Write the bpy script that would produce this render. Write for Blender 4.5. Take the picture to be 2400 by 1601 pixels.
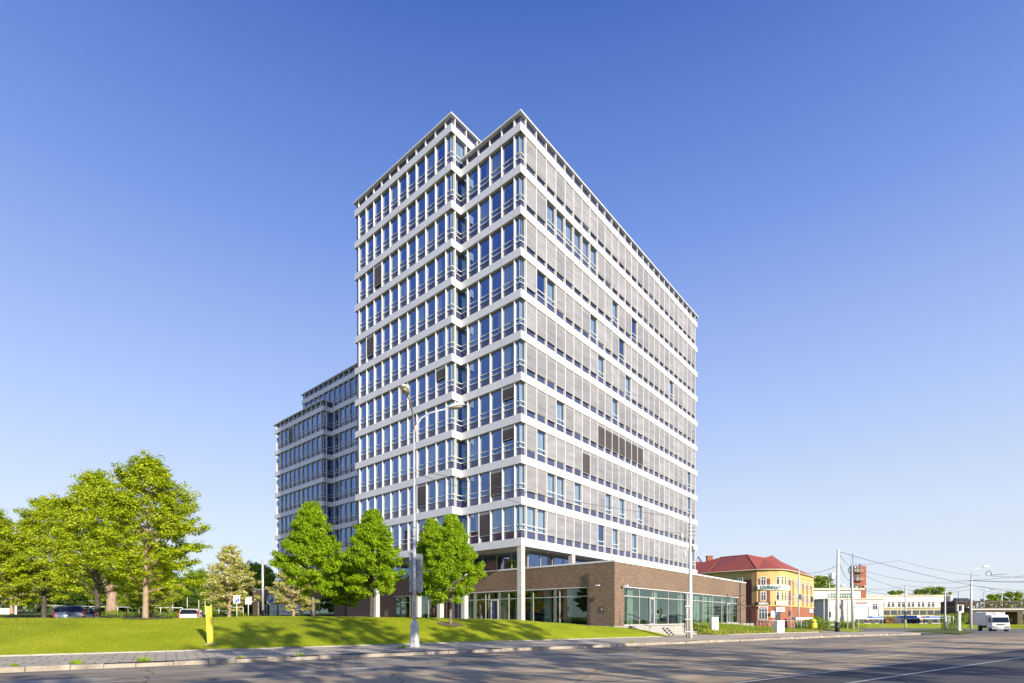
import bpy, bmesh, math, random
import numpy as np
from mathutils import Vector, Matrix
R = math.radians
sc = bpy.context.scene
for o in list(bpy.data.objects):
    bpy.data.objects.remove(o)
col = sc.collection

# ------------------------------------------------------------------ camera
EYE = 1.5
F, HY, ROLL, PITCH = 1216.5937, 1457.6325, 0.0018, -0.0051      # focal length and horizon in pixels of the 2400 px photo
cP, sP = math.cos(PITCH), math.sin(PITCH)
FW = np.array([0, cP, sP]); UP0 = np.array([0, -sP, cP]); XA = np.array([1.0, 0, 0])
RIGHT = math.cos(ROLL) * XA - math.sin(ROLL) * UP0
UPV = math.sin(ROLL) * XA + math.cos(ROLL) * UP0
cam = bpy.data.cameras.new("camera"); cam_ob = bpy.data.objects.new("camera", cam); col.objects.link(cam_ob)
cam.sensor_fit = 'HORIZONTAL'; cam.sensor_width = 36.0
cam.lens = F / 2400 * 36.0
cam.shift_y = (HY - 800.5) / 2400
cam.clip_start = 0.1; cam.clip_end = 5000
mw = Matrix.Identity(4)
for i, vec in enumerate((RIGHT, UPV, -FW)):
    for j in range(3):
        mw[j][i] = float(vec[j])
mw[2][3] = EYE
cam_ob.matrix_world = mw
sc.camera = cam_ob

# ------------------------------------------------------------------ light
SUN_EL = 18.5
SUN_H = (0.608, -0.794)                                           # towards the sun on the ground
sun_az = math.atan2(SUN_H[0], SUN_H[1])                           # clockwise from +Y
w = bpy.data.worlds.new("World"); sc.world = w; w.use_nodes = True
nt = w.node_tree; nt.nodes.clear()
sky = nt.nodes.new("ShaderNodeTexSky"); sky.sky_type = 'NISHITA'; sky.sun_disc = False
sky.sun_elevation = R(SUN_EL); sky.sun_rotation = sun_az
sky.altitude = 250; sky.air_density = 1.0; sky.dust_density = 0.6; sky.ozone_density = 3.0
tc = nt.nodes.new("ShaderNodeTexCoord"); sz = nt.nodes.new("ShaderNodeSeparateXYZ"); nt.links.new(tc.outputs['Generated'], sz.inputs[0])
cr = nt.nodes.new("ShaderNodeValToRGB")                           # colour grading of the sky by elevation
SKY_GRADE = [(0.0, (2.9, 3.15, 3.45)), (.08, (2.85, 3.1, 3.5)), (.167, (2.6, 2.95, 3.6)), (.35, (1.72, 2.25, 3.7)), (.576, (.76, 1.28, 3.1)), (.76, (.26, .60, 2.1)), (1.0, (.16, .44, 1.75))]
while len(cr.color_ramp.elements) < len(SKY_GRADE): cr.color_ramp.elements.new(.5)
for e, (p, c) in zip(cr.color_ramp.elements, SKY_GRADE): e.position = p; e.color = (*c, 1)
nt.links.new(sz.outputs[2], cr.inputs[0])
hs = nt.nodes.new("ShaderNodeMix"); hs.data_type = 'RGBA'; hs.blend_type = 'MIX'; hs.inputs[0].default_value = .9
bg = nt.nodes.new("ShaderNodeBackground"); bg.inputs['Strength'].default_value = 0.126
wo = nt.nodes.new("ShaderNodeOutputWorld")
nt.links.new(sky.outputs[0], hs.inputs[6]); nt.links.new(cr.outputs[0], hs.inputs[7]); nt.links.new(hs.outputs[2], bg.inputs['Color'])
nt.links.new(bg.outputs[0], wo.inputs['Surface'])
sl = bpy.data.lights.new("sun", 'SUN'); sl.energy = 3.4; sl.angle = R(0.5); sl.color = (1.0, 0.90, 0.76)
so = bpy.data.objects.new("sun", sl); col.objects.link(so)
sd = Vector((SUN_H[0] * math.cos(R(SUN_EL)), SUN_H[1] * math.cos(R(SUN_EL)), math.sin(R(SUN_EL))))
so.rotation_euler = sd.to_track_quat('Z', 'Y').to_euler(); so.location = (40, -40, 60)
sc.view_settings.view_transform = 'Standard'; sc.view_settings.look = 'None'
sc.view_settings.exposure = 1.05; sc.view_settings.gamma = 1.0
sc.cycles.max_bounces = 6; sc.cycles.transparent_max_bounces = 12
sc.cycles.diffuse_bounces = 3; sc.cycles.glossy_bounces = 3; sc.cycles.transmission_bounces = 3
sc.cycles.caustics_reflective = False; sc.cycles.caustics_refractive = False

# ------------------------------------------------------------------ frames and measuring helpers
YAW = 0.7077
dR = np.array([math.sin(YAW), math.cos(YAW)]); dL = np.array([-math.cos(YAW), math.sin(YAW)])
KS = np.array([.832, .5547]); KN = np.array([-.5547, .832])       # along the street, across it (towards the tower)
def st(s, n, z=0.0):
    p = KS * s + KN * n
    return Vector((p[0], p[1], z))
def sn_of(x, y):
    return x * KS[0] + y * KS[1], x * KN[0] + y * KN[1]
def ray(u, v):
    return FW + RIGHT * (u - 1200) / F + UPV * (HY - v) / F
def at(u, v, Y):                                                  # the point at distance Y seen at photo pixel (u, v)
    r = ray(u, v); k = Y / r[1]
    return Vector((k * r[0], k * r[1], k * r[2] + EYE))
def road_z(x, y):
    s = x * KS[0] + y * KS[1]
    return -0.0077 * max(0.0, s - 48)
def gnd(u, v, dz=0.0):                                            # where that pixel meets the road surface (+dz)
    r = ray(u, v); z = dz
    for _ in range(30):
        k = (z - EYE) / r[2]
        z = road_z(k * r[0], k * r[1]) + dz
    return Vector((k * r[0], k * r[1], z))

# ------------------------------------------------------------------ mesh helpers
class MB:
    def __init__(self):
        self.v = []; self.f = []; self.mi = []; self.mats = []; self.sm = []
    def m(self, mat):
        if mat not in self.mats: self.mats.append(mat)
        return self.mats.index(mat)
    def add(self, vs, fs, mat, smooth=False):
        b = len(self.v); i = self.m(mat)
        self.v += [tuple(p) for p in vs]
        for f in fs:
            self.f.append(tuple(b + k for k in f)); self.mi.append(i); self.sm.append(smooth)
        return self
    def box(self, x0, x1, y0, y1, z0, z1, mat):
        vs = [(x0, y0, z0), (x1, y0, z0), (x1, y1, z0), (x0, y1, z0), (x0, y0, z1), (x1, y0, z1), (x1, y1, z1), (x0, y1, z1)]
        return self.add(vs, [(3, 2, 1, 0), (4, 5, 6, 7), (0, 1, 5, 4), (1, 2, 6, 5), (2, 3, 7, 6), (3, 0, 4, 7)], mat)
    def obox(self, o, ax, ay, az, mat):                           # oriented box from a corner and three edge vectors
        o, ax, ay, az = map(Vector, (o, ax, ay, az))
        vs = [o, o + ax, o + ax + ay, o + ay]; vs += [p + az for p in vs]
        return self.add(vs, [(3, 2, 1, 0), (4, 5, 6, 7), (0, 1, 5, 4), (1, 2, 6, 5), (2, 3, 7, 6), (3, 0, 4, 7)], mat)
    def prism(self, pts, z0, z1, mat, top=True, bottom=True):     # pts counter-clockwise in plan
        n = len(pts)
        vs = [(p[0], p[1], z0) for p in pts] + [(p[0], p[1], z1) for p in pts]
        fs = [(i, (i + 1) % n, n + (i + 1) % n, n + i) for i in range(n)]
        if top: fs.append(tuple(range(n, 2 * n)))
        if bottom: fs.append(tuple(reversed(range(n))))
        return self.add(vs, fs, mat)
    def tube(self, pts, r, mat, n=8, cap=True, smooth=True):      # r: number or list
        pts = [Vector(p) for p in pts]; k = len(pts)
        if not isinstance(r, (list, tuple)): r = [r] * k
        vs = []; fs = []
        d0 = (pts[1] - pts[0]).normalized()
        ref = Vector((0, 0, 1)) if abs(d0.z) < .9 else Vector((1, 0, 0))
        a = d0.cross(ref).normalized()
        for i, p in enumerate(pts):
            d = (pts[min(i + 1, k - 1)] - pts[max(i - 1, 0)]).normalized()
            a = (a - d * a.dot(d)).normalized(); b = d.cross(a)
            for j in range(n):
                t = 2 * math.pi * j / n
                vs.append(p + (a * math.cos(t) + b * math.sin(t)) * r[i])
        for i in range(k - 1):
            for j in range(n):
                fs.append((i * n + j, i * n + (j + 1) % n, (i + 1) * n + (j + 1) % n, (i + 1) * n + j))
        if cap:
            fs.append(tuple(reversed(range(n)))); fs.append(tuple(range((k - 1) * n, k * n)))
        return self.add(vs, fs, mat, smooth)
    def lathe(self, prof, mat, n=12, c=(0, 0), smooth=True):      # prof: (r, z) from the bottom up
        vs = [(c[0] + r * math.cos(2 * math.pi * j / n), c[1] + r * math.sin(2 * math.pi * j / n), z) for r, z in prof for j in range(n)]
        fs = []
        for i in range(len(prof) - 1):
            for j in range(n):
                fs.append((i * n + j, i * n + (j + 1) % n, (i + 1) * n + (j + 1) % n, (i + 1) * n + j))
        fs.append(tuple(reversed(range(n)))); fs.append(tuple(range((len(prof) - 1) * n, len(prof) * n)))
        return self.add(vs, fs, mat, smooth)
    def loft(self, rings, mat, smooth=False, cap=True):           # closed rings of equal length
        n = len(rings[0]); vs = [p for r in rings for p in r]; fs = []
        for i in range(len(rings) - 1):
            for j in range(n):
                fs.append((i * n + j, i * n + (j + 1) % n, (i + 1) * n + (j + 1) % n, (i + 1) * n + j))
        if cap:
            fs.append(tuple(reversed(range(n)))); fs.append(tuple(range((len(rings) - 1) * n, len(rings) * n)))
        return self.add(vs, fs, mat, smooth)
    def merge(self, other, mat4):
        self_map = [self.m(m) for m in other.mats]; b = len(self.v)
        self.v += [tuple(mat4 @ Vector(p)) for p in other.v]
        for f, i, s_ in zip(other.f, other.mi, other.sm):
            self.f.append(tuple(b + k for k in f)); self.mi.append(self_map[i]); self.sm.append(s_)
        return self
    def mesh(self, name):
        me = bpy.data.meshes.new(name); me.from_pydata(self.v, [], self.f)
        for m in self.mats: me.materials.append(m)
        me.polygons.foreach_set('material_index', self.mi); me.polygons.foreach_set('use_smooth', self.sm)
        me.update(); return me
    def build(self, name, parent=None, bevel=0, fixn=True):
        me = self.mesh(name)
        if fixn or bevel:
            bm = bmesh.new(); bm.from_mesh(me)
            if fixn: bmesh.ops.recalc_face_normals(bm, faces=bm.faces)
            if bevel:
                bmesh.ops.remove_doubles(bm, verts=bm.verts, dist=1e-5)
                es = [e for e in bm.edges if len(e.link_faces) == 2 and e.calc_face_angle(0) > 0.5]
                bmesh.ops.bevel(bm, geom=es, offset=bevel, segments=2, affect='EDGES', profile=.6, clamp_overlap=True)
            bm.to_mesh(me); bm.free()
        return link(name, me, parent)
def link(name, me, parent=None, loc=None, rz=0):
    o = bpy.data.objects.new(name, me); col.objects.link(o)
    if parent: o.parent = parent
    if loc is not None: o.location = loc
    if rz: o.rotation_euler = (0, 0, rz)
    return o
def tag(o, label=None, cat=None, group=None, kind=None):
    if label: o['label'] = label
    if cat: o['category'] = cat
    if group: o['group'] = group
    if kind: o['kind'] = kind
    return o
def thing(name, label, cat, loc=(0, 0, 0), rz=0, group=None):
    o = bpy.data.objects.new(name, None); o.empty_display_size = .3; col.objects.link(o)
    o.location = loc; o.rotation_euler = (0, 0, rz)
    return tag(o, label, cat, group)
def struct(o): return tag(o, kind='structure')
def dup(root, loc, rz=0, label=None, scale=None):                 # a copy of a thing, its parts and their sub-parts
    r = root.copy(); col.objects.link(r); r.location = loc; r.rotation_euler = (0, 0, rz)
    if scale: r.scale = scale if hasattr(scale, '__len__') else (scale,) * 3
    if label: r['label'] = label
    for ch in list(root.children):
        c = ch.copy(); col.objects.link(c); c.parent = r
        for g in ch.children:
            d = g.copy(); col.objects.link(d); d.parent = c
    return r
def text_mesh(s, size, mat, extrude=.004, align='CENTER', bold=0.0, sx=1.0):
    cu = bpy.data.curves.new("text", 'FONT'); cu.body = s; cu.size = size; cu.extrude = extrude
    cu.align_x = align; cu.align_y = 'CENTER'; cu.offset = bold; cu.resolution_u = 3
    t = bpy.data.objects.new("text", cu); col.objects.link(t)
    bpy.context.view_layer.update()
    me = bpy.data.meshes.new_from_object(t.evaluated_get(bpy.context.evaluated_depsgraph_get()))
    bpy.data.objects.remove(t); bpy.data.curves.remove(cu)
    me.materials.clear(); me.materials.append(mat)
    for p in me.polygons: p.material_index = 0
    if sx != 1.0:
        for v in me.vertices: v.co.x *= sx
    return me

# ------------------------------------------------------------------ materials
def newmat(name):
    m = bpy.data.materials.new(name); m.use_nodes = True
    return m, m.node_tree, m.node_tree.nodes['Principled BSDF']
def N(nt, t, **kw):
    n = nt.nodes.new(t)
    for k, v in kw.items(): setattr(n, k, v)
    return n
def ramp(nt, fac, stops):
    r = N(nt, 'ShaderNodeValToRGB'); e = r.color_ramp.elements
    while len(e) < len(stops): e.new(0.5)
    for i, (p, c) in enumerate(stops):
        e[i].position = p; e[i].color = (*c, 1) if len(c) == 3 else c
    nt.links.new(fac, r.inputs[0]); return r.outputs[0]
def noise(nt, scale, vec=None, detail=4, rough=.55):
    n = N(nt, 'ShaderNodeTexNoise'); n.inputs['Scale'].default_value = scale
    n.inputs['Detail'].default_value = detail; n.inputs['Roughness'].default_value = rough
    if vec is not None: nt.links.new(vec, n.inputs['Vector'])
    return n.outputs['Fac']
def mapping(nt, src='Object', scale=(1, 1, 1), rot=(0, 0, 0)):
    if src == 'Position':
        c = N(nt, 'ShaderNodeNewGeometry').outputs['Position']
    else:
        c = N(nt, 'ShaderNodeTexCoord').outputs[src]
    mp = N(nt, 'ShaderNodeMapping'); mp.inputs['Scale'].default_value = scale; mp.inputs['Rotation'].default_value = rot
    nt.links.new(c, mp.inputs['Vector']); return mp.outputs[0]
def mixc(nt, fac, a, b, mode='MIX'):
    m = N(nt, 'ShaderNodeMix', data_type='RGBA', blend_type=mode)
    for sock, val in ((m.inputs[0], fac), (m.inputs[6], a), (m.inputs[7], b)):
        if isinstance(val, (int, float)): sock.default_value = val
        elif isinstance(val, tuple): sock.default_value = (*val, 1) if len(val) == 3 else val
        else: nt.links.new(val, sock)
    return m.outputs[2]
def bump(nt, h, strength=.3, dist=.02, normal=None):
    b = N(nt, 'ShaderNodeBump'); b.inputs['Strength'].default_value = strength; b.inputs['Distance'].default_value = dist
    nt.links.new(h, b.inputs['Height'])
    if normal is not None: nt.links.new(normal, b.inputs['Normal'])
    return b.outputs[0]
def flat(name, c, rough=.6, metal=0.0, var=.12, vscale=3.0, bmp=0.0, spec=.5, coat=0.0):
    m, nt, b = newmat(name)
    b.inputs['Roughness'].default_value = rough; b.inputs['Metallic'].default_value = metal
    b.inputs['Specular IOR Level'].default_value = spec; b.inputs['Coat Weight'].default_value = coat
    if var:
        p = mapping(nt, 'Position')
        f = noise(nt, vscale, p, 5)
        lo = tuple(x * (1 - var) for x in c); hi = tuple(min(1, x * (1 + var)) for x in c)
        nt.links.new(ramp(nt, f, [(.3, lo), (.7, hi)]), b.inputs['Base Color'])
        if bmp: nt.links.new(bump(nt, noise(nt, vscale * 12, p, 3), bmp, .01), b.inputs['Normal'])
    else:
        b.inputs['Base Color'].default_value = (*c, 1)
    return m
# ------------------------------------------------------------------ building materials
M = {}
M['panel'] = flat('white_metal_panel', (.715, .715, .73), .42, var=.05, vscale=.5)
M['panel_wing'] = M['panel']
M['fin'] = flat('white_fin', (.76, .75, .73), .5, var=.03)
M['frame'] = flat('beige_window_frame', (.45, .44, .40), .5, var=.06)
M['rail'] = flat('white_window_rail', (.72, .73, .74), .4, var=.03)
M['soffit'] = flat('soffit_render', (.36, .34, .31), .8, var=.06)
M['joint'] = flat('joint_shadow_gap', (.45, .45, .46), .9, var=0)
M['ceiling'] = flat('office_ceiling', (.50, .50, .48), .9, var=.05)
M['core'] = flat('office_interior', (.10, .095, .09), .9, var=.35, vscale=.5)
M['gravel'] = flat('roof_gravel', (.30, .28, .26), .95, var=.3, vscale=8)
M['concrete'] = flat('column_concrete', (.55, .53, .48), .85, var=.10, vscale=1.6, bmp=.15)
M['steel'] = flat('galvanised_steel', (.42, .43, .44), .45, metal=.6, var=.18, vscale=5)
M['navy'] = flat('navy_spandrel_glass', (.045, .055, .125), .06, var=.2, vscale=.35, spec=.6)
M['navy'].node_tree.nodes['Principled BSDF'].inputs['IOR'].default_value = 1.8
def glass_mat(name, tint, refl, f0, f1, rough=0.004):
    """coated window glass: part mirror (stronger at a glancing angle), part tinted see-through"""
    m, nt, b = newmat(name); nt.nodes.remove(b); out = nt.nodes['Material Output']
    lw = N(nt, 'ShaderNodeLayerWeight'); lw.inputs['Blend'].default_value = .35
    mr = N(nt, 'ShaderNodeMapRange'); mr.inputs['To Min'].default_value = f0; mr.inputs['To Max'].default_value = f1
    nt.links.new(lw.outputs['Facing'], mr.inputs['Value'])
    g = N(nt, 'ShaderNodeBsdfGlossy'); g.inputs['Color'].default_value = (*refl, 1); g.inputs['Roughness'].default_value = rough
    p = mapping(nt, 'Position')
    nt.links.new(bump(nt, noise(nt, .55, p, 2), .16, .03), g.inputs['Normal'])
    t = N(nt, 'ShaderNodeBsdfTransparent'); t.inputs['Color'].default_value = (*tint, 1)
    mx = N(nt, 'ShaderNodeMixShader')
    nt.links.new(mr.outputs[0], mx.inputs[0]); nt.links.new(t.outputs[0], mx.inputs[1]); nt.links.new(g.outputs[0], mx.inputs[2])
    nt.links.new(mx.outputs[0], out.inputs['Surface'])
    return m
M['glass'] = glass_mat('office_glass', (.72, .80, .80), (.42, .60, 1.0), .15, .86)
M['shop_glass'] = glass_mat('green_shop_glass', (.46, .58, .49), (.58, .74, .65), .12, .66)
def blind_mat(name, c):
    m, nt, b = newmat(name)
    p = mapping(nt, 'Object')
    wv = N(nt, 'ShaderNodeTexWave', wave_type='BANDS', bands_direction='Z'); wv.inputs['Scale'].default_value = 3.9; wv.inputs['Distortion'].default_value = .15
    nt.links.new(p, wv.inputs['Vector'])
    f = noise(nt, 1.0, mapping(nt, 'Position', (.45, .45, 2.4)), 4, .65)
    cc = ramp(nt, f, [(.28, tuple(x * .74 for x in c)), (.72, tuple(min(1, x * 1.16) for x in c))])
    cc = mixc(nt, .5, cc, ramp(nt, wv.outputs['Fac'], [(0, (.50, .50, .50)), (.5, (1.08, 1.08, 1.08))]), 'MULTIPLY')
    nt.links.new(cc, b.inputs['Base Color']); b.inputs['Roughness'].default_value = .5; b.inputs['Metallic'].default_value = .15
    nt.links.new(bump(nt, wv.outputs['Fac'], .5, .02), b.inputs['Normal'])
    return m
BL = [blind_mat('slatted_blind_%s' % n, c) for n, c in (('pale', (.375, .375, .385)), ('mid', (.295, .297, .31)), ('warm', (.335, .333, .338)))]
M['blind_box'] = flat('blind_head_box', (.27, .265, .27), .6, var=.06)
DBL = blind_mat('slatted_blind_tilted_open', (.085, .075, .065))
def curtain_mat():
    m, nt, b = newmat('pale_curtain')
    wv = N(nt, 'ShaderNodeTexNoise'); wv.inputs['Scale'].default_value = 7; nt.links.new(mapping(nt, 'Object', (1, 1, .02)), wv.inputs['Vector'])
    nt.links.new(ramp(nt, wv.outputs['Fac'], [(.3, (.42, .46, .42)), (.7, (.74, .77, .70))]), b.inputs['Base Color'])
    b.inputs['Roughness'].default_value = .9
    return m
M['curtain'] = curtain_mat()
def brick_mat(name, c1, c2, mortar, sc_=1.0):
    m, nt, b = newmat(name)
    co = N(nt, 'ShaderNodeTexCoord').outputs['Object']
    sx = N(nt, 'ShaderNodeSeparateXYZ'); nt.links.new(co, sx.inputs[0])
    ad = N(nt, 'ShaderNodeMath', operation='ADD'); nt.links.new(sx.outputs[0], ad.inputs[0]); nt.links.new(sx.outputs[1], ad.inputs[1])
    cb = N(nt, 'ShaderNodeCombineXYZ'); nt.links.new(ad.outputs[0], cb.inputs[0]); nt.links.new(sx.outputs[2], cb.inputs[1])
    br = N(nt, 'ShaderNodeTexBrick'); br.offset = .37; br.offset_frequency = 3
    br.inputs['Scale'].default_value = 1; br.inputs['Brick Width'].default_value = .30 * sc_; br.inputs['Row Height'].default_value = .065 * sc_
    br.inputs['Mortar Size'].default_value = .010; br.inputs['Mortar Smooth'].default_value = .3; br.inputs['Bias'].default_value = -.15
    br.inputs['Color1'].default_value = (*c1, 1); br.inputs['Color2'].default_value = (*c2, 1); br.inputs['Mortar'].default_value = (*mortar, 1)
    nt.links.new(cb.outputs[0], br.inputs['Vector'])
    st_ = N(nt, 'ShaderNodeMapping'); st_.inputs['Scale'].default_value = (2.2, 9, 1); nt.links.new(cb.outputs[0], st_.inputs['Vector'])
    n1 = noise(nt, 1.0, st_.outputs[0], 3, .7)
    n2 = noise(nt, .22, co, 3)
    c = mixc(nt, 1.0, br.outputs['Color'], ramp(nt, n1, [(.28, (.62, .62, .62)), (.5, (1, 1, 1)), (.76, (1.5, 1.42, 1.32))]), 'MULTIPLY')
    c = mixc(nt, 1.0, c, ramp(nt, n2, [(.3, (.88, .88, .90)), (.7, (1.08, 1.06, 1.04))]), 'MULTIPLY')
    nt.links.new(c, b.inputs['Base Color']); b.inputs['Roughness'].default_value = .9; b.inputs['Specular IOR Level'].default_value = .2
    nt.links.new(bump(nt, br.outputs['Fac'], -.5, .01, bump(nt, n1, .4, .012)), b.inputs['Normal'])
    return m
M['brick'] = brick_mat('brown_grey_brick', (.235, .165, .115), (.165, .118, .085), (.20, .155, .115))

# ------------------------------------------------------------------ the office complex
PITCH_F = 3.6; Z0 = 7.903; BH = .71; GL = .24; WH = PITCH_F - BH
TA = np.array([.8211, 45.1513]); TROT = math.pi / 2 - YAW       # local x runs along the sunlit face, local y along the shaded face
def tower_pt(x, y, z=0):
    p = TA + dR * x + dL * y
    return Vector((p[0], p[1], z))
RAILS = (.75, 1.20)
def unit_glass(W, li, ri):
    b = MB(); zz = [(.05, RAILS[0], M['navy']), (RAILS[0], RAILS[1], M['glass']), (RAILS[1], WH - .03, M['glass'])]
    for z0, z1, m in zz:
        b.add([(li, GL, z0), (W - ri, GL, z0), (W - ri, GL, z1), (li, GL, z1)], [(0, 1, 2, 3)], m)
    return b
def unit_frame(W, li, ri, finl, finr=False):
    b = MB()
    if finl: b.box(-.034, .034, .045, GL + .1, -.01, WH + .01, M['fin'])
    if finr: b.box(W - .04, W + .04, .045, GL + .1, -.01, WH + .01, M['fin'])
    a0, a1 = (.041 if finl else li), (W - .041 if ri == 0 else W - ri)
    if finl: b.box(.035, .09, GL - .05, GL + .04, 0.0, WH, M['frame'])
    if ri == 0: b.box(W - .10, W - .041, GL - .05, GL + .04, 0.0, WH, M['frame'])
    b.box(a0 + .001, a1 - .001, GL - .04, GL + .03, WH - .05, WH - .001, M['frame'])
    b.box(a0 + .001, a1 - .001, GL - .04, GL + .03, .001, .05, M['frame'])
    for z in RAILS: b.box(a0 + .002, a1 - .002, GL - .08, GL + .03, z - .03, z + .03, M['rail'])
    return b
def unit_blind(W, mat, zb):
    b = MB(); b.box(.05, W - .05, .085, .105, zb, WH - .33, mat); b.box(.045, W - .045, .082, .13, WH - .33, WH - .003, M['blind_box'])
    b.box(.05, W - .05, .075, .115, zb - .035, zb - .001, M['frame'])
    return b
def unit_curtain(x0, x1, seed):
    rr = random.Random(seed); b = MB(); n = max(3, int((x1 - x0) / .09)); vs = []
    for i in range(n + 1):
        x = x0 + (x1 - x0) * i / n; d = GL + .22 + rr.uniform(-.035, .035)
        vs += [(x, d, .75), (x, d, WH - .02)]
    b.add(vs, [(2 * i, 2 * i + 2, 2 * i + 3, 2 * i + 1) for i in range(n)], M['curtain'], True)
    return b
class Face:
    """one straight glazed face: P0 local start, rz of the units, list of (start, width, finl, li, ri) measured along u"""
    def __init__(s, P0, rz, L, first, bay, n, corner0, corner1):
        s.P0 = P0; s.rz = rz; s.L = L; s.units = []
        s.units.append((0.0, first, False, {True: GL, 'in': -GL}.get(corner0, .02), 0))
        for i in range(n): s.units.append((first + bay * i, bay, True, 0, 0))
        e = first + bay * n
        s.units.append((e, L - e, True, 0, GL if corner1 else .02))
        s.cuts = [u[0] for u in s.units] + [L]
        s.dx = math.cos(rz), math.sin(rz)                        # u direction
        s.dn = -math.sin(rz), math.cos(rz)                       # inward
    def pt(s, u, d=0):
        return (s.P0[0] + s.dx[0] * u + s.dn[0] * d, s.P0[1] + s.dx[1] * u + s.dn[1] * d)
    def mat(s, u, z):
        p = s.pt(u); return Matrix.Translation((p[0], p[1], z)) @ Matrix.Rotation(s.rz, 4, 'Z')
RIGHT_F, LEFT_F = 0.0, -math.pi / 2
def band_mb(faces, z, trims, gap=.03):
    """white panels of one storey band: outer panels with open joints, soffit board behind"""
    b = MB()
    for f, (t0, t1) in zip(faces, trims):
        for a, c in zip(f.cuts[:-1], f.cuts[1:]):
            a2 = a + (t0 if a == 0 else gap / 2); c2 = c - (t1 if c == f.L else gap / 2)
            b.merge(MB().box(a2, c2, 0, .09, 0, BH, M['panel']), f.mat(0, z))
        b.merge(MB().box(t0 + .02, f.L - t1 - .02, .095, .42, .012, BH - .015, M['soffit']), f.mat(0, z))
    return b
def attic_mb(faces, z, h):
    b = MB()
    for f in faces:
        for i, (u, W, fl, li, ri) in enumerate(f.units):
            q = MB(); q.add([(li, GL, 0), (W - ri, GL, 0), (W - ri, GL, h), (li, GL, h)], [(0, 1, 2, 3)], M['navy'])
            if fl:
                q.box(-.04, .04, .045, GL + .1, -.01, h + .01, M['fin']); q.box(.041, .085, GL - .05, GL + .02, .001, h, M['frame'])
            b.merge(q, f.mat(u, z))
    return b
def window_view_area(root_xy, rot, p, W):
    c, s = math.cos(rot), math.sin(rot)
    x, y = root_xy[0] + c * p[0] - s * p[1], root_xy[1] + s * p[0] + c * p[1]
    return x, y
def glaze(root, faces_floors, root_xy, keep, special, seed, curtain_p, blind_p):
    """all windows of a building: the `keep` largest in view as parts with sub-parts, the others as one stuff part each"""
    rnd = random.Random(seed); L = []
    for fi, (f, floors, kind) in enumerate(faces_floors):
        for k in floors:
            for j, (u, W, fl, li, ri) in enumerate(f.units):
                px, py = f.pt(u + W / 2)
                x, y = window_view_area(root_xy, TROT, (px, py), W)
                nx, ny = -(f.dn[0] * math.cos(TROT) - f.dn[1] * math.sin(TROT)), -(f.dn[0] * math.sin(TROT) + f.dn[1] * math.cos(TROT))
                cosv = -(x * nx + y * ny) / math.hypot(x, y)
                area = W * cosv / y ** 2 if W > .4 else 0
                state = special.get((fi, k, j))
                if state is None:
                    if kind == 'sun': state = 'blind' if W > 1 else 'curtain_full'
                    elif kind == 'lit': state = 'curtain_full'
                    else: state = 'curtain' if rnd.random() < curtain_p else 'open'
                L.append((area, f, k, j, u, W, fl, li, ri, state, rnd.random(), rnd.random()))
    L.sort(key=lambda q: -q[0])
    rest = {'window': MB(), 'window_frame': MB(), 'blind': MB(), 'curtain': MB()}
    cache = {}
    def shared(key, fn, nm):
        if key not in cache:
            mb = fn(); me = mb.mesh(nm); cache[key] = (mb, me)
        return cache[key]
    for i, (area, f, k, j, u, W, fl, li, ri, state, r1, r2) in enumerate(L):
        z = Z0 + PITCH_F * k + BH; Wk = round(W, 3)
        items = [('window', shared(('g', Wk, li, ri), lambda: unit_glass(W, li, ri), 'window')),
                 ('window_frame', shared(('f', Wk, li, ri, fl), lambda: unit_frame(W, li, ri, fl), 'window_frame'))]
        if state.startswith('blind'):
            mi = int(r1 * 3); zb = [.68, .70, .72, .68, .66, .80][int(r2 * 6)]
            items.append(('blind', shared(('b', Wk, mi, zb), lambda: unit_blind(W, BL[mi], zb), 'blind')))
        elif state.startswith('dark'):
            zb = .62 if state == 'dark' else 1.7
            items.append(('blind', shared(('d', Wk, zb), lambda: unit_blind(W, DBL, zb), 'blind')))
        elif state in ('curtain', 'curtain_full'):
            q = int(r2 * 6)
            lo, hi = [(.06, .97), (.06, .5), (.45, .97), (.06, .35), (.62, .97), (.06, .97)][q] if state == 'curtain' else (.06, .97)
            items.append(('curtain', shared(('c', Wk, lo, hi, li, ri), lambda: unit_curtain(max(W * lo, li + .03), min(W * hi, W - ri - .03), q), 'curtain')))
        if i < keep and area > 0:
            wo_ = link('window', items[0][1][1], root, f.pt(u) + (z,), f.rz)
            for nm, (mb, me) in items[1:]: link(nm, me, wo_)
        else:
            for nm, (mb, me) in items: rest[nm].merge(mb, f.mat(u, z))
    for nm, mb in rest.items():
        if mb.v: tag(mb.build(nm, root, fixn=False), kind='stuff')

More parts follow.
